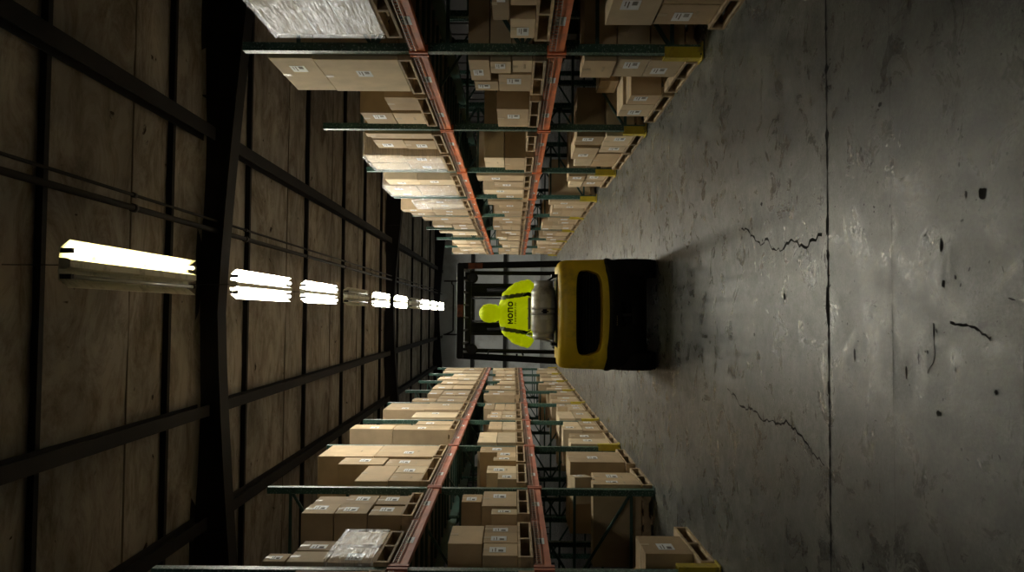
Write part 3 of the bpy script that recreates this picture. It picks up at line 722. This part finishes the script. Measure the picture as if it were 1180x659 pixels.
# dark wrapped stock in the back rows
for i, (s, y, z, w, h, lv) in enumerate([(1, 4.7, 0, 1.0, 1.0, 0), (1, 7.2, 0, 1.0, .9, 0), (1, 9.9, 0, 1.0, 1.05, 0), (-1, 6.8, 0, 1.0, 1.0, 0), (-1, 9.4, 0, 1.0, .9, 0)]):
    r = thing('wrapped_pallet_load', f'dark film wrapped load in the back row behind the rack {XN[s]}, {bayn[i % 3]} of them', 'pallet load', (XF[s] + s * 1.95, y, z), 0, 'dark wrapped loads in the back rows')
    g = MB()
    for k in range(3): g.box(-.5, .5, -w / 2 + k * (w / 2 - .02), -w / 2 + k * (w / 2 - .02) + .04, .02, .1)
    g.box(-.5, .5, -w / 2, w / 2, .1, .12); g.box(-.5, .5, -w / 2, w / 2, 0, .02); g.build('pallet', M['wood_d'], r)
    g = MB(); rr = random.Random(i)
    for a in range(2):
        for c in range(3): g.box(-.48, .48, -w / 2 + a * w / 2 + .01, -w / 2 + (a + 1) * w / 2 - .01, .121 + c * (h - .13) / 3, .121 + (c + 1) * (h - .13) / 3 - .006)
    g.build('wrapped_stock', M['dkwrap'], r, bevel=.015)
# ------------------------------------------------------------------ forklift
FL = thing('forklift', 'yellow and black counterbalance forklift seen from behind, driving up the aisle', 'forklift', (.005, 7.78, 0))
# local: y=0 rear face, +y forward
def rounded(x0, x1, z0, z1, r, n=6):
    P = []
    for cx, cz, a0 in ((x1 - r, z1 - r, 0), (x0 + r, z1 - r, PI / 2), (x0 + r, z0 + r, PI), (x1 - r, z0 + r, 1.5 * PI)):
        for k in range(n + 1): t = a0 + PI / 2 * k / n; P.append((cx + r * math.cos(t), cz + r * math.sin(t)))
    return P
g = MB(); nx = 28; nz = 14; rows = []
def cw_y(x, z):   # rear face of the counterweight: gentle barrel curve, rounded top
    return .015 + .10 * (abs(x) / .585) ** 5 + .02 * (abs(x) / .585) ** 2
ring_z = [(.565, 0.0), (.62, 0), (.70, 0), (.80, 0), (.90, 0), (.98, 0), (1.02, .008), (1.05, .025), (1.068, .055), (1.075, .10)]
for z, ins in ring_z:
    row = []
    hw = .588 - .012 * max(0, (z - .6) / .47) - ins * .45
    for i in range(nx + 1):
        u = -1 + 2 * i / nx; x = hw * math.sin(u * PI / 2 * .999) if False else hw * u
        row.append(g.bm.verts.new((x, cw_y(x, z) + ins, z)))
    back = []
    # side and front corners
    if z < .6:
        for v in row: v.co.z -= .065 * max(0, 1 - (v.co.x / .6) ** 2)
    row = [g.bm.verts.new((-hw, .75, z))] + row + [g.bm.verts.new((hw, .75, z))]
    rows.append(row)
for a, b in zip(rows, rows[1:]):
    n = len(a)
    for i in range(n):
        j = (i + 1) % n
        f = g.bm.faces.new((a[i], a[j], b[j], b[i])); f.smooth = True
g.bm.faces.new(rows[-1]); g.bm.faces.new(list(reversed(rows[0])))
cw = g.build('counterweight', M['yellow'], FL)
g = MB()
out = []
for k in range(40):   # opening: rounded, lower edge bowed
    t = 2 * PI * k / 40; c, s_ = math.cos(t), math.sin(t)
    e = .38; x = .455 * math.copysign(abs(c) ** e, c); z = .135 * math.copysign(abs(s_) ** e, s_)
    x *= (1 - .05 * (1 if z < 0 else 0)); z = z - (.018 * (1 - (x / .455) ** 2) if z < 0 else 0)
    out.append((x + .015, .752 + z))
g.prism(out, 'y', -.3, .42); cut = g.build('cutter', M['black'])
cut.location = FL.location
bo = cw.modifiers.new('b', 'BOOLEAN'); bo.object = cut; bo.solver = 'EXACT'
bv = cw.modifiers.new('bv', 'BEVEL'); bv.width = .012; bv.segments = 3; bv.limit_method = 'ANGLE'; bv.angle_limit = math.radians(50)
bpy.context.view_layer.update(); bake(cw); bpy.data.objects.remove(cut)
for p in cw.data.polygons: p.use_smooth = True
try:
    cw.data.set_sharp_from_angle(angle=math.radians(40))
except Exception: pass
g = MB(); g.box(-.50, .50, .30, .34, .585, .93); 
for k in range(9): g.box(-.40, .43, .26, .30, .61 + k * .034, .618 + k * .034)
g.build('radiator_grille', M['black'], FL)
# lower casting (black) with pockets
g = MB(); rows = []
for z, hw, yy in ((.13, .40, .10), (.20, .46, .045), (.30, .50, .02), (.44, .56, .0), (.545, .60, -.012), (.575, .60, -.012), (.583, .585, .0)):
    row = [g.bm.verts.new((-hw, .70, z))]
    for i in range(nx + 1):
        x = hw * (-1 + 2 * i / nx); row.append(g.bm.verts.new((x, yy + .10 * (abs(x) / .6) ** 5, z - (.065 * max(0, 1 - (x / .6) ** 2) if z > .5 else 0))))
    row.append(g.bm.verts.new((hw, .70, z))); rows.append(row)
for a, b in zip(rows, rows[1:]):
    n = len(a)
    for i in range(n):
        j = (i + 1) % n; f = g.bm.faces.new((a[i], a[j], b[j], b[i])); f.smooth = True
g.bm.faces.new(rows[-1]); g.bm.faces.new(list(reversed(rows[0])))
lc = g.build('lower_counterweight', M['black_cw'], FL)
g = MB(); g.prism([(-.13, .40), (-.09, .30), (.09, .30), (.13, .40)], 'y', -.1, .13); cut = g.build('cutter', M['black']); cut.location = FL.location
bo = lc.modifiers.new('b', 'BOOLEAN'); bo.object = cut; bo.solver = 'EXACT'; bpy.context.view_layer.update(); bake(lc); bpy.data.objects.remove(cut)
g = MB(); g.tube([(-.005, .05, .28), (-.005, .05, .46)], .016, 10); g.tube([(-.005, .05, .46), (-.03, .03, .475), (.02, .03, .475)], .008, 6); g.build('tow_pin', M['pipe'], FL)
g = MB()
for k in range(10): g.box(-.20 + k * .035, -.18 + k * .035, -.006, .0, .472, .478)
for k in range(5): g.box(-.115 + k * .022, -.1 + k * .022, -.006, .004, .455, .47)
g.build('model_plate', mat('plate_lettering', (.25, .2, .08), .6), FL)
g = MB()
for x in (-.31, .29): g.sph((x, .002, .50), .006)
g.build('rivet', M['galv'], FL)
# wheels
def wheel(x, y, r, w, nm):
    g = MB(); g.lathe([(-w / 2 + .01, r * .62), (-w / 2, r * .7), (-w / 2, r * .9), (-w / 2 + .02, r * .985), (-w / 4, r), (w / 4, r), (w / 2 - .02, r * .985), (w / 2, r * .9), (w / 2, r * .7), (w / 2 - .01, r * .62)], 'x', (x, y, r), 36)
    for k in range(28):
        t = 2 * PI * k / 28
        for sx in (-1, 1):
            p = Vector((x + sx * w * .12, y + math.cos(t) * (r - .003), r + math.sin(t) * (r - .003))); q = Vector((x + sx * w * .48, y + math.cos(t + .1) * (r - .008), r + math.sin(t + .1) * (r - .008)))
            g.bar(p, q, .02, .012)
    o = g.build(nm, M['rubber'], FL)
    g = MB(); g.lathe([(-w / 2 - .003, r * .2), (-w / 2 - .003, r * .52), (-w / 2 + .012, r * .62), (w / 2 - .012, r * .62), (w / 2 + .003, r * .52), (w / 2 + .003, r * .2)], 'x', (x, y, r), 24); g.build('wheel_hub', M['yellow'], o)
for x in (-.50, .50): wheel(x, .30, .262, .19, 'rear_tyre')
for x in (-.47, .47): wheel(x, 1.62, .33, .22, 'front_tyre')
# chassis and hood
g = MB(); g.box(-.44, .44, .6, 1.85, .16, .44); g.box(-.36, .36, .56, .66, .14, .56)
g.box(-.36, .36, .56, 1.30, .44, .86); g.box(-.52, .52, 1.28, 1.86, .44, .50); g.box(-.58, -.45, .62, 1.2, .42, .56); g.box(.45, .58, .62, 1.2, .42, .56)
g.build('chassis', M['black'], FL, bevel=.015)
g = MB(); g.prism([(.50, 1.0), (.52, .86), (1.28, .86), (1.30, .95), (1.26, 1.03), (.6, 1.05)], 'x', -.40, .40); g.build('engine_hood', M['black'], FL, bevel=.02)
g = MB(); g.prism([(1.80, .5), (1.95, .5), (1.90, 1.02), (1.82, 1.05), (1.76, 1.0)], 'x', -.45, .45); g.build('dashboard', M['black'], FL, bevel=.02)
# seat
g = MB(); g.box(-.24, .24, .86, 1.26, 1.03, 1.12); g.build('seat', M['vinyl'], FL, bevel=.04, seg=4)
g = MB(); g.prism([(.72, 1.10), (.84, 1.08), (.82, 1.30), (.77, 1.33), (.71, 1.30)], 'x', -.22, .22); g.build('backrest', M['vinyl'], FL, bevel=.035, seg=4)
# steering wheel
g = MB(); cx, cy, cz = -.02, 1.55, 1.27
P = []
for k in range(28):
    t = 2 * PI * k / 28; P.append((cx + .17 * math.cos(t), cy + .17 * math.sin(t) * .85, cz - .17 * math.sin(t) * -.5))
g.tube(P, .013, 8, closed=True)
for k in (0, 9, 19): g.tube([(cx, cy, cz - .02), P[k]], .009, 6)
g.tube([(cx, cy, cz - .01), (cx, 1.82, .95)], .022, 8); g.build('steering_wheel', M['black'], FL)
g = MB()
for k in range(3): g.tube([(.22 + k * .06, 1.76, 1.0), (.22 + k * .06, 1.66, 1.2)], .006, 6); g.sph((.22 + k * .06, 1.66, 1.2), .018, u=10, v=6)
g.build('control_levers', M['black'], FL)
# overhead guard
def gbar(nm, pts, w=.05, h=.05, m='black', parent=FL):
    g = MB()
    for a, b in zip(pts, pts[1:]): g.bar(a, b, w, h, up=(0, 1, 0))
    return g.build(nm, M[m], parent, bevel=.006)
TZ = 2.12
og = bpy.data.objects.new('overhead_guard', None); link(og, FL); og['label'] = 'black steel overhead guard'
def wbar(nm, a, b, w, h, m='black'):
    g = MB(); g.bar(a, b, w, h); return g.build(nm, M[m], og, bevel=.006)
wbar('rear_pillar', (.565, .50, 1.02), (.535, .52, TZ), .07, .06); wbar('rear_pillar', (-.525, .50, 1.02), (-.475, .52, TZ), .07, .06)
wbar('front_pillar', (.53, 1.86, .5), (.52, 1.66, TZ), .05, .06); wbar('front_pillar', (-.50, 1.86, .5), (-.47, 1.66, TZ), .05, .06)
g = MB(); g.box(-.50, .56, .48, .555, TZ - .01, TZ + .065); g.build('rear_roof_bar', M['black'], og, bevel=.006)
g = MB(); g.box(-.50, .56, 1.60, 1.67, TZ - .03, TZ + .05); g.build('front_roof_bar', M['black'], og, bevel=.006)
for x in (-.485, .545): wbar('side_roof_bar', (x, .5, TZ + .025), (x, 1.65, TZ + .01), .05, .06)
for k in range(6): wbar('roof_slat', (-.36 + k * .155, .5, TZ + .035), (-.36 + k * .155, 1.65, TZ + .02), .018, .045)
g = MB(); g.box(-.50, -.475 + .03, .455, .482, 1.5, 1.52); g.tube([(-.46, .50, 1.44), (-.42, .46, 1.46), (-.42, .46, 1.82), (-.46, .50, 1.84)], .011, 8); g.build('grab_handle', M['black'], og)
g = MB(); g.box(-.04, .10, .470, .4795, TZ - .005, TZ + .06); g.build('orange_sticker', M['orange_tape'], og)
g = MB(); g.box(.50, .565, .462, .4695, 1.90, 2.06); g.build('orange_sticker', M['orange_tape'], og)
for x in (.40, -.40):
    g = MB(); g.lathe([(0, .05), (.02, .062), (.05, .055), (.08, .03)], 'y', (x, .44, TZ - .11), 16); o = g.build('work_light', M['black'], og)
    g = MB(); g.lathe([(-.004, .046), (.0, .05)], 'y', (x, .44, TZ - .11), 16); g.build('lens', M['vinyl'], o)
    g = MB(); g.bar((x, .49, TZ - .09), (x, .50, TZ), .03, .012); g.build('bracket', M['black'], o)
# a beacon mount and rear-left strap line
g = MB(); g.tube([(-.30, .20, 1.12), (-.27, .42, 1.30), (-.24, .62, 1.40)], .008, 6); g.build('support_strut', M['chrome'], FL)
# propane tank on a bracket
g = MB(); g.box(-.36, .40, .16, .50, 1.06, 1.085); g.box(-.34, -.31, .17, .48, 1.085, 1.14); g.box(.40, .43, .17, .48, 1.06, 1.14)
g.build('tank_bracket', M['black'], FL)
tk = bpy.data.objects.new('propane_tank', None); link(tk, FL); tk['label'] = 'silver steel propane cylinder'
g = MB(); R_ = .134; g.lathe([(-.255, .02), (-.25, .07), (-.235, .105), (-.205, R_ - .006), (-.19, R_), (.22, R_), (.24, R_ - .006), (.272, .10), (.288, .06), (.29, .02)], 'x', (.02, .32, 1.222), 32); g.build('cylinder_body', M['tank'], tk)
g = MB(); g.lathe([(-.30, .10), (-.30, .112), (-.225, .118), (-.225, .106)], 'x', (.02, .32, 1.222), 28); g.build('foot_ring', M['tank'], tk)
g = MB(); g.lathe([(.262, .095), (.262, .104), (.345, .104), (.345, .095)], 'x', (.02, .32, 1.222), 28); g.build('valve_collar', M['tank'], tk)
g = MB(); g.tube([(.30, .32, 1.222), (.36, .32, 1.222)], .022, 10); g.tube([(.35, .30, 1.222), (.35, .26, 1.20), (.40, .25, 1.12), (.42, .34, 1.06)], .010, 8); g.build('valve_hose', M['black'], tk)
for x in (-.02, .16 - .12):
    pass
for x in (.0, .055):
    g = MB(); g.lathe([(-.012, R_ + .001), (-.012, R_ + .006), (.012, R_ + .006), (.012, R_ + .001)], 'x', (x, .32, 1.222), 32); g.build('strap', M['galv'], tk)
g = MB(); g.box(.005, .052, .172, .186, 1.19, 1.235); g.tube([(.028, .165, 1.17), (.028, .165, 1.25)], .009, 6); g.build('strap_latch', M['black'], tk)
g = MB(); g.box(-.06, -.02, .1845, .1865, 1.18, 1.26); g.build('warning_sticker', M['white'], tk)
# mast
ms = bpy.data.objects.new('mast', None); link(ms, FL); ms['label'] = 'black lifting mast'
for sx, xc in ((1, .315), (-1, -.20)):
    g = MB(); xa, xb = xc - .085, xc + .085
    g.box(xa, xb, 2.08, 2.10, .12, 2.16); g.box(xa, xa + .03, 2.0, 2.2, .12, 2.16); g.box(xb - .03, xb, 2.0, 2.2, .12, 2.16); g.build('mast_rail', M['black'], ms, bevel=.005)
    g = MB(); g.tube([(xc, 2.03, .2), (xc, 2.03, 1.9)], .028, 12); g.build('lift_cylinder', M['black_cw'], ms)
for z, nm in ((2.12, 'mast_crosshead'), (1.0, 'mast_crossmember'), (.2, 'mast_crossmember')):
    g = MB(); g.box(-.285, .40, 2.10, 2.16, z - .04, z + .04); g.build(nm, M['black'], ms, bevel=.005)
g = MB()
for x in (-.10, .205): g.tube([(x, 2.06, .5), (x, 2.06, 2.1)], .010, 8)
g.build('hoses_and_chains', M['black_cw'], ms)
g = MB(); g.box(-.42, .52, 2.24, 2.28, .10, .20); g.box(-.42, .52, 2.24, 2.28, .42, .52); g.box(-.42, -.38, 2.24, 2.28, .2, .42); g.box(.48, .52, 2.24, 2.28, .2, .42)
g.build('fork_carriage', M['black'], ms)
for x in (-.26, .36):
    g = MB(); g.box(x - .05, x + .05, 2.28, 2.32, .06, .54); g.prism([(2.28, .05), (3.35, .05), (3.35, .062), (2.32, .092), (2.28, .092)], 'x', x - .05, x + .05); g.build('fork', M['black_cw'], ms)
# ------------------------------------------------------------------ driver (hi-vis, seen from behind)
DR = thing('person', 'driver in bright yellow hooded work top with MONO on the back, sitting in forklift', 'person', (.01, 8.72, 0))
def capsules(name, segs, m, voxel, parent, smooth=6, sub=None):
    g = MB()
    for seg in segs:
        a, ra, b, rb_ = seg[:4]; a = Vector(a); b = Vector(b)
        sc = seg[4] if len(seg) > 4 else (1, 1)
        n = max(2, int((b - a).length / .02)); d = (b - a)
        if d.length < 1e-6: g.sph(a, ra, u=20, v=14); continue
        pts = [a + d * (i / n) for i in range(n + 1)]; rs = [ra + (rb_ - ra) * i / n for i in range(n + 1)]
        dn = d.normalized(); up = Vector((0, 1, 0)) if abs(dn.y) < .9 else Vector((0, 0, 1)); A = dn.cross(up).normalized(); Bv = A.cross(dn).normalized(); nn = 20
        e0 = [(a - dn * ra * math.cos(t), ra * math.sin(t)) for t in (.25, .6, 1.0, 1.3)]; e1 = [(b + dn * rb_ * math.cos(t), rb_ * math.sin(t)) for t in (1.3, 1.0, .6, .25)]
        rings = []
        for p, r_ in e0 + list(zip(pts, rs)) + e1:
            rings.append([g.bm.verts.new(p + A * r_ * sc[0] * math.cos(2 * PI * k / nn) + Bv * r_ * sc[1] * math.sin(2 * PI * k / nn)) for k in range(nn)])
        for X, Y in zip(rings, rings[1:]):
            for k in range(nn): g.bm.faces.new((X[k], X[(k + 1) % nn], Y[(k + 1) % nn], Y[k]))
        g.bm.faces.new(list(reversed(rings[0]))); g.bm.faces.new(rings[-1])
    o = g.build(name, m, parent)
    r = o.modifiers.new('r', 'REMESH'); r.mode = 'VOXEL'; r.voxel_size = voxel; r.use_smooth_shade = True
    s_ = o.modifiers.new('s', 'SMOOTH'); s_.factor = .5; s_.iterations = smooth
    bpy.context.view_layer.update(); bake(o)
    for p in o.data.polygons: p.use_smooth = True
    return o
# joints (local; y forward). seat top z=1.12
Hip = .10
Lsh, Rsh = (-.20, .03, 1.625), (.20, .03, 1.625)
Lel, Rel = (-.335, .06, 1.395), (.335, .10, 1.385)
Lwr, Rwr = (-.20, .34, 1.26), (.26, .36, 1.24)
body = [((0, .03, 1.20), .13, (0, .0, 1.34), .125, (1.25, .95)), ((0, 0, 1.34), .125, (0, .0, 1.56), .13, (1.4, .85)), ((0, .02, 1.60), .055, (0, .05, 1.72), .052),
        ((0, .055, 1.80), .085, (0, .065, 1.845), .088, (.95, 1.08)), ((0, .10, 1.745), .05, (0, .07, 1.80), .07),
        ((0, .165, 1.795), .011, (0, .150, 1.83), .007), ((0, .13, 1.73), .03, (0, .1, 1.75), .04),
        ((-.085, .06, 1.79), .012, (-.088, .055, 1.825), .014), ((.085, .06, 1.79), .012, (.088, .055, 1.825), .014)]
for sh, el, wr, s in ((Lsh, Lel, Lwr, -1), (Rsh, Rel, Rwr, 1)):
    body += [((s * .10, .02, 1.62), .06, sh, .062), (sh, .055, el, .043), (el, .042, wr, .028)]
    w = Vector(wr); fwd = (w - Vector(el)).normalized(); palm = w + fwd * .075
    body.append((wr, .026, tuple(palm), .030, (1.35, .7)))
    side = Vector((0, 0, 1)).cross(fwd).normalized()
    for k, (ln, off) in enumerate(((.07, -.030), (.08, -.010), (.074, .010), (.058, .029))):
        p0 = palm + side * off; p1 = p0 + fwd * ln * .5 + Vector((0, 0, -.006)); p2 = p1 + fwd * ln * .18 + Vector((0, 0, -ln * .42)); p3 = p2 - fwd * ln * .25 + Vector((0, 0, -.012))
        body += [(tuple(p0), .010, tuple(p1), .0092), (tuple(p1), .0092, tuple(p2), .0086), (tuple(p2), .0086, tuple(p3), .008)]
    q0 = w + fwd * .03 - side * s * .022; q1 = q0 + fwd * .03 - side * s * .022 + Vector((0, 0, -.014)); q2 = q1 + fwd * .028 + Vector((0, 0, -.018))
    body += [(tuple(q0), .013, tuple(q1), .0105), (tuple(q1), .0105, tuple(q2), .0088)]
for s in (-1, 1):
    body += [((s * .09, .02, 1.20), .095, (s * .15, .44, 1.19), .07), ((s * .15, .44, 1.19), .066, (s * .16, .72, .80), .045), ((s * .16, .72, .60), .045, (s * .16, .72, .80), .045), ((s * .16, .70, .555), .04, (s * .165, .88, .545), .035, (1.1, .9))]
bd = capsules('body', body, M['skin'], .0075, DR, 3)
bd['label'] = 'driver body with dark trousers'
for m_ in (M['cloth_dk'], M['boots'], M['glove']): bd.data.materials.append(m_)
for p in bd.data.polygons:
    c = p.center
    if c.z < .62: p.material_index = 2
    elif c.z < 1.33:
        def ds(a, b):
            a = Vector(a); b = Vector(b); t = max(0, min(1, (c - a).dot(b - a) / (b - a).length_squared)); return (c - a - (b - a) * t).length
        arm = min(min(ds(e_, w_), ds(w_, Vector(w_) + (Vector(w_) - Vector(e_)).normalized() * .17)) for e_, w_ in ((Lel, Lwr), (Rel, Rwr)))
        leg = min(min(ds((q * .09, .02, 1.20), (q * .15, .44, 1.19)) - .06, ds((q * .15, .44, 1.19), (q * .16, .72, .8)) - .04, ds((q * .16, .72, .6), (q * .16, .72, .8))) for q in (-1, 1))
        if leg < arm: p.material_index = 1
# face details
g = MB()
for x in (-.03, .03): g.sph((x, .1475, 1.815), .012, u=12, v=8)
for x in (-.03, .03): g.sph((x, .1568, 1.815), .005, mi=1, u=8, v=6)
g.build('eyes', [M['eye'], M['iris']], DR)
g = MB(); g.tube([(-.024, .140, 1.752), (-.01, .152, 1.755), (.01, .152, 1.755), (.024, .140, 1.752)], [.003, .005, .005, .003], 6); g.build('mouth', M['lip'], DR)
# hooded top
jk = [((0, .02, 1.215), .155, (0, .0, 1.36), .152, (1.12, .95)), ((0, .0, 1.36), .152, (0, .0, 1.56), .158, (1.35, .88)), ((0, .02, 1.62), .095, (0, .03, 1.675), .075, (1.3, 1))]
for sh, el, wr, s in ((Lsh, Lel, Lwr, -1), (Rsh, Rel, Rwr, 1)):
    cf = Vector(el) + (Vector(wr) - Vector(el)) * .88
    jk += [((s * .08, .02, 1.635), .092, (s * .18, .025, 1.60), .098), ((s * .18, .025, 1.60), .098, (s * .285, .05, 1.50), .088), ((s * .285, .05, 1.50), .088, (el[0] + s * .0, el[1], el[2]), .074), (el, .072, tuple(cf), .046)]
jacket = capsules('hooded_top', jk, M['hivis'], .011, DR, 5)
jacket['label'] = 'bright yellow top with olive shoulder stripes and black print'
jacket.data.materials.append(M['reflect']); jacket.data.materials.append(M['grey_band'])
for p in jacket.data.polygons:
    c = p.center
    xb = .185 + (1.66 - c.z) * .16
    if abs(abs(c.x) - xb) < .024 and c.z > 1.33 and c.y < .15: p.material_index = 1
    elif 1.345 < c.z < 1.385 and abs(c.x) < .19: p.material_index = 2
rr = random.Random(5)
for v in jacket.data.vertices:   # soft folds
    c = v.co; f = math.sin(c.z * 70 + c.x * 40) * math.sin(c.x * 55 + c.y * 30)
    amp = .0022 if abs(c.x) < .14 and c.z > 1.42 else .0048
    v.co = c + v.normal * amp * f
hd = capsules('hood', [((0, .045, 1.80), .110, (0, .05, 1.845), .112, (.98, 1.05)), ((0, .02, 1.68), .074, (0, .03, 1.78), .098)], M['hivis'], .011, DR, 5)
hd['label'] = 'bright yellow hood over a cap'
bm = bmesh.new(); bm.from_mesh(hd.data)   # open the hood at the face
bmesh.ops.delete(bm, geom=[f for f in bm.faces if f.calc_center_median().y > .098 and 1.70 < f.calc_center_median().z < 1.885 and abs(f.calc_center_median().x) < .075], context='FACES')
for v in bm.verts:
    v.co += v.normal * .003 * math.sin(v.co.z * 90) * (1 if v.co.z < 1.8 else .4)
bm.to_mesh(hd.data); bm.free()
so = hd.modifiers.new('s', 'SOLIDIFY'); so.thickness = .004; so.offset = 1
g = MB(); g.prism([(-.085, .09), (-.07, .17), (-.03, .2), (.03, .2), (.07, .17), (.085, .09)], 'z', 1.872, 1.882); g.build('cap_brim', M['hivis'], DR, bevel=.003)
# print on the back, wrapped onto the jacket
bv = BVHTree.FromPolygons([v.co.copy() for v in jacket.data.vertices], [tuple(p.vertices) for p in jacket.data.polygons])
def print_mesh(name, quads, m, step=.008, off=.003):
    g = MB()
    for q in quads:   # q: 4 corners (x,z)
        a, b, c, d = [Vector(p) for p in q]; nu = max(1, int(max((b - a).length, (c - d).length) / step)); nv = max(1, int(max((d - a).length, (c - b).length) / step)); R = []
        for i in range(nu + 1):
            row = []
            for j in range(nv + 1):
                p = (a * (1 - i / nu) + b * (i / nu)) * (1 - j / nv) + (d * (1 - i / nu) + c * (i / nu)) * (j / nv)
                h = bv.ray_cast(Vector((p.x, -1, p.y)), Vector((0, 1, 0)))[0]; y = (h.y if h else -.13) - off
                row.append(g.bm.verts.new((p.x, y, p.y)))
            R.append(row)
        for i in range(nu):
            for j in range(nv): g.bm.faces.new((R[i][j], R[i + 1][j], R[i + 1][j + 1], R[i][j + 1]))
    return g.build(name, m, DR)
def rect(x0, x1, z0, z1): return ((x0, z0), (x1, z0), (x1, z1), (x0, z1))
def letter_O(x, z, w, h, t):
    Q = []; n = 20
    for k in range(n):
        a, b = 2 * PI * k / n, 2 * PI * (k + 1) / n
        def P(t_, k_): 
            c, s = math.cos(t_), math.sin(t_); e = .8
            return (x + w / 2 + (w / 2 - k_) * math.copysign(abs(c) ** e, c), z + h / 2 + (h / 2 - k_) * math.copysign(abs(s) ** e, s))
        Q.append((P(a, t), P(b, t), P(b, 0), P(a, 0)))
    return Q
lw, lh, gp, t = .056, .062, .0095, .0155; X0 = -.123; Z0 = 1.555
Q = []; x = X0
Q += [rect(x, x + t, Z0, Z0 + lh), rect(x + lw - t, x + lw, Z0, Z0 + lh), ((x + t * .6, Z0 + lh), (x + t * .6, Z0 + lh * .62), (x + lw / 2, Z0 + lh * .22), (x + lw / 2, Z0 + lh * .6)), ((x + lw - t * .6, Z0 + lh * .62), (x + lw - t * .6, Z0 + lh), (x + lw / 2, Z0 + lh * .6), (x + lw / 2, Z0 + lh * .22))]
x += lw + gp; Q += letter_O(x, Z0, lw + .004, lh, t); x += lw + .004 + gp
Q += [rect(x, x + t, Z0, Z0 + lh), rect(x + lw - t, x + lw, Z0, Z0 + lh), rect(x, x + lw, Z0 + lh - t, Z0 + lh)]; x += lw + gp
Q += letter_O(x, Z0, lw + .004, lh, t)
print_mesh('back_print_word', Q, M['textblack'])['label'] = 'bold black word MONO'
Q = []; rr = random.Random(8); x = X0
while x < X0 + .24:
    w = rr.uniform(.006, .012); Q.append(((x, Z0 - .038), (x + .006, Z0 - .038), (x + .013, Z0 - .038 + rr.uniform(.014, .024)), (x + .005, Z0 - .016))); x += w + .004
    if rr.random() < .2: x += .01
print_mesh('back_print_script', Q, M['textsmall'])['label'] = 'thin dark script line under the word'
# ------------------------------------------------------------------ camera
cam = bpy.data.cameras.new('camera'); cam.sensor_width = 36; cam.lens = 850 / 1180 * 36; cam.clip_end = 200; cam.clip_start = .05
co = bpy.data.objects.new('camera', cam); C.objects.link(co)
yaw = math.radians(2.19); roll = math.radians(.39); pit = math.radians(.13)
F = Vector((math.sin(yaw) * math.cos(pit), math.cos(yaw) * math.cos(pit), math.sin(pit) * 1)); Rt = Vector((math.cos(yaw), -math.sin(yaw), 0)); Up = Rt.cross(F)
F = -(-F); cx_ = -Up; cy_ = Rt          # photo is turned a quarter: image right = world down, image up = world right
xr = cx_ * math.cos(roll) + cy_ * math.sin(roll) * 1; yr = -cx_ * math.sin(roll) + cy_ * math.cos(roll)
m3 = Matrix((xr, yr, -F)).transposed()
co.matrix_world = Matrix.Translation((0, 0, 1.55)) @ m3.to_4x4()
bpy.context.scene.camera = co
# ------------------------------------------------------------------ world / view
w = bpy.data.worlds.new('world'); bpy.context.scene.world = w; w.use_nodes = True
w.node_tree.nodes['Background'].inputs[0].default_value = (.5, .55, .6, 1); w.node_tree.nodes['Background'].inputs[1].default_value = .01
sc = bpy.context.scene; sc.view_settings.view_transform = 'Standard'; sc.view_settings.look = 'None'; sc.view_settings.exposure = 1.6
sc.cycles.max_bounces = 8; sc.cycles.diffuse_bounces = 5; sc.cycles.sample_clamp_indirect = 4
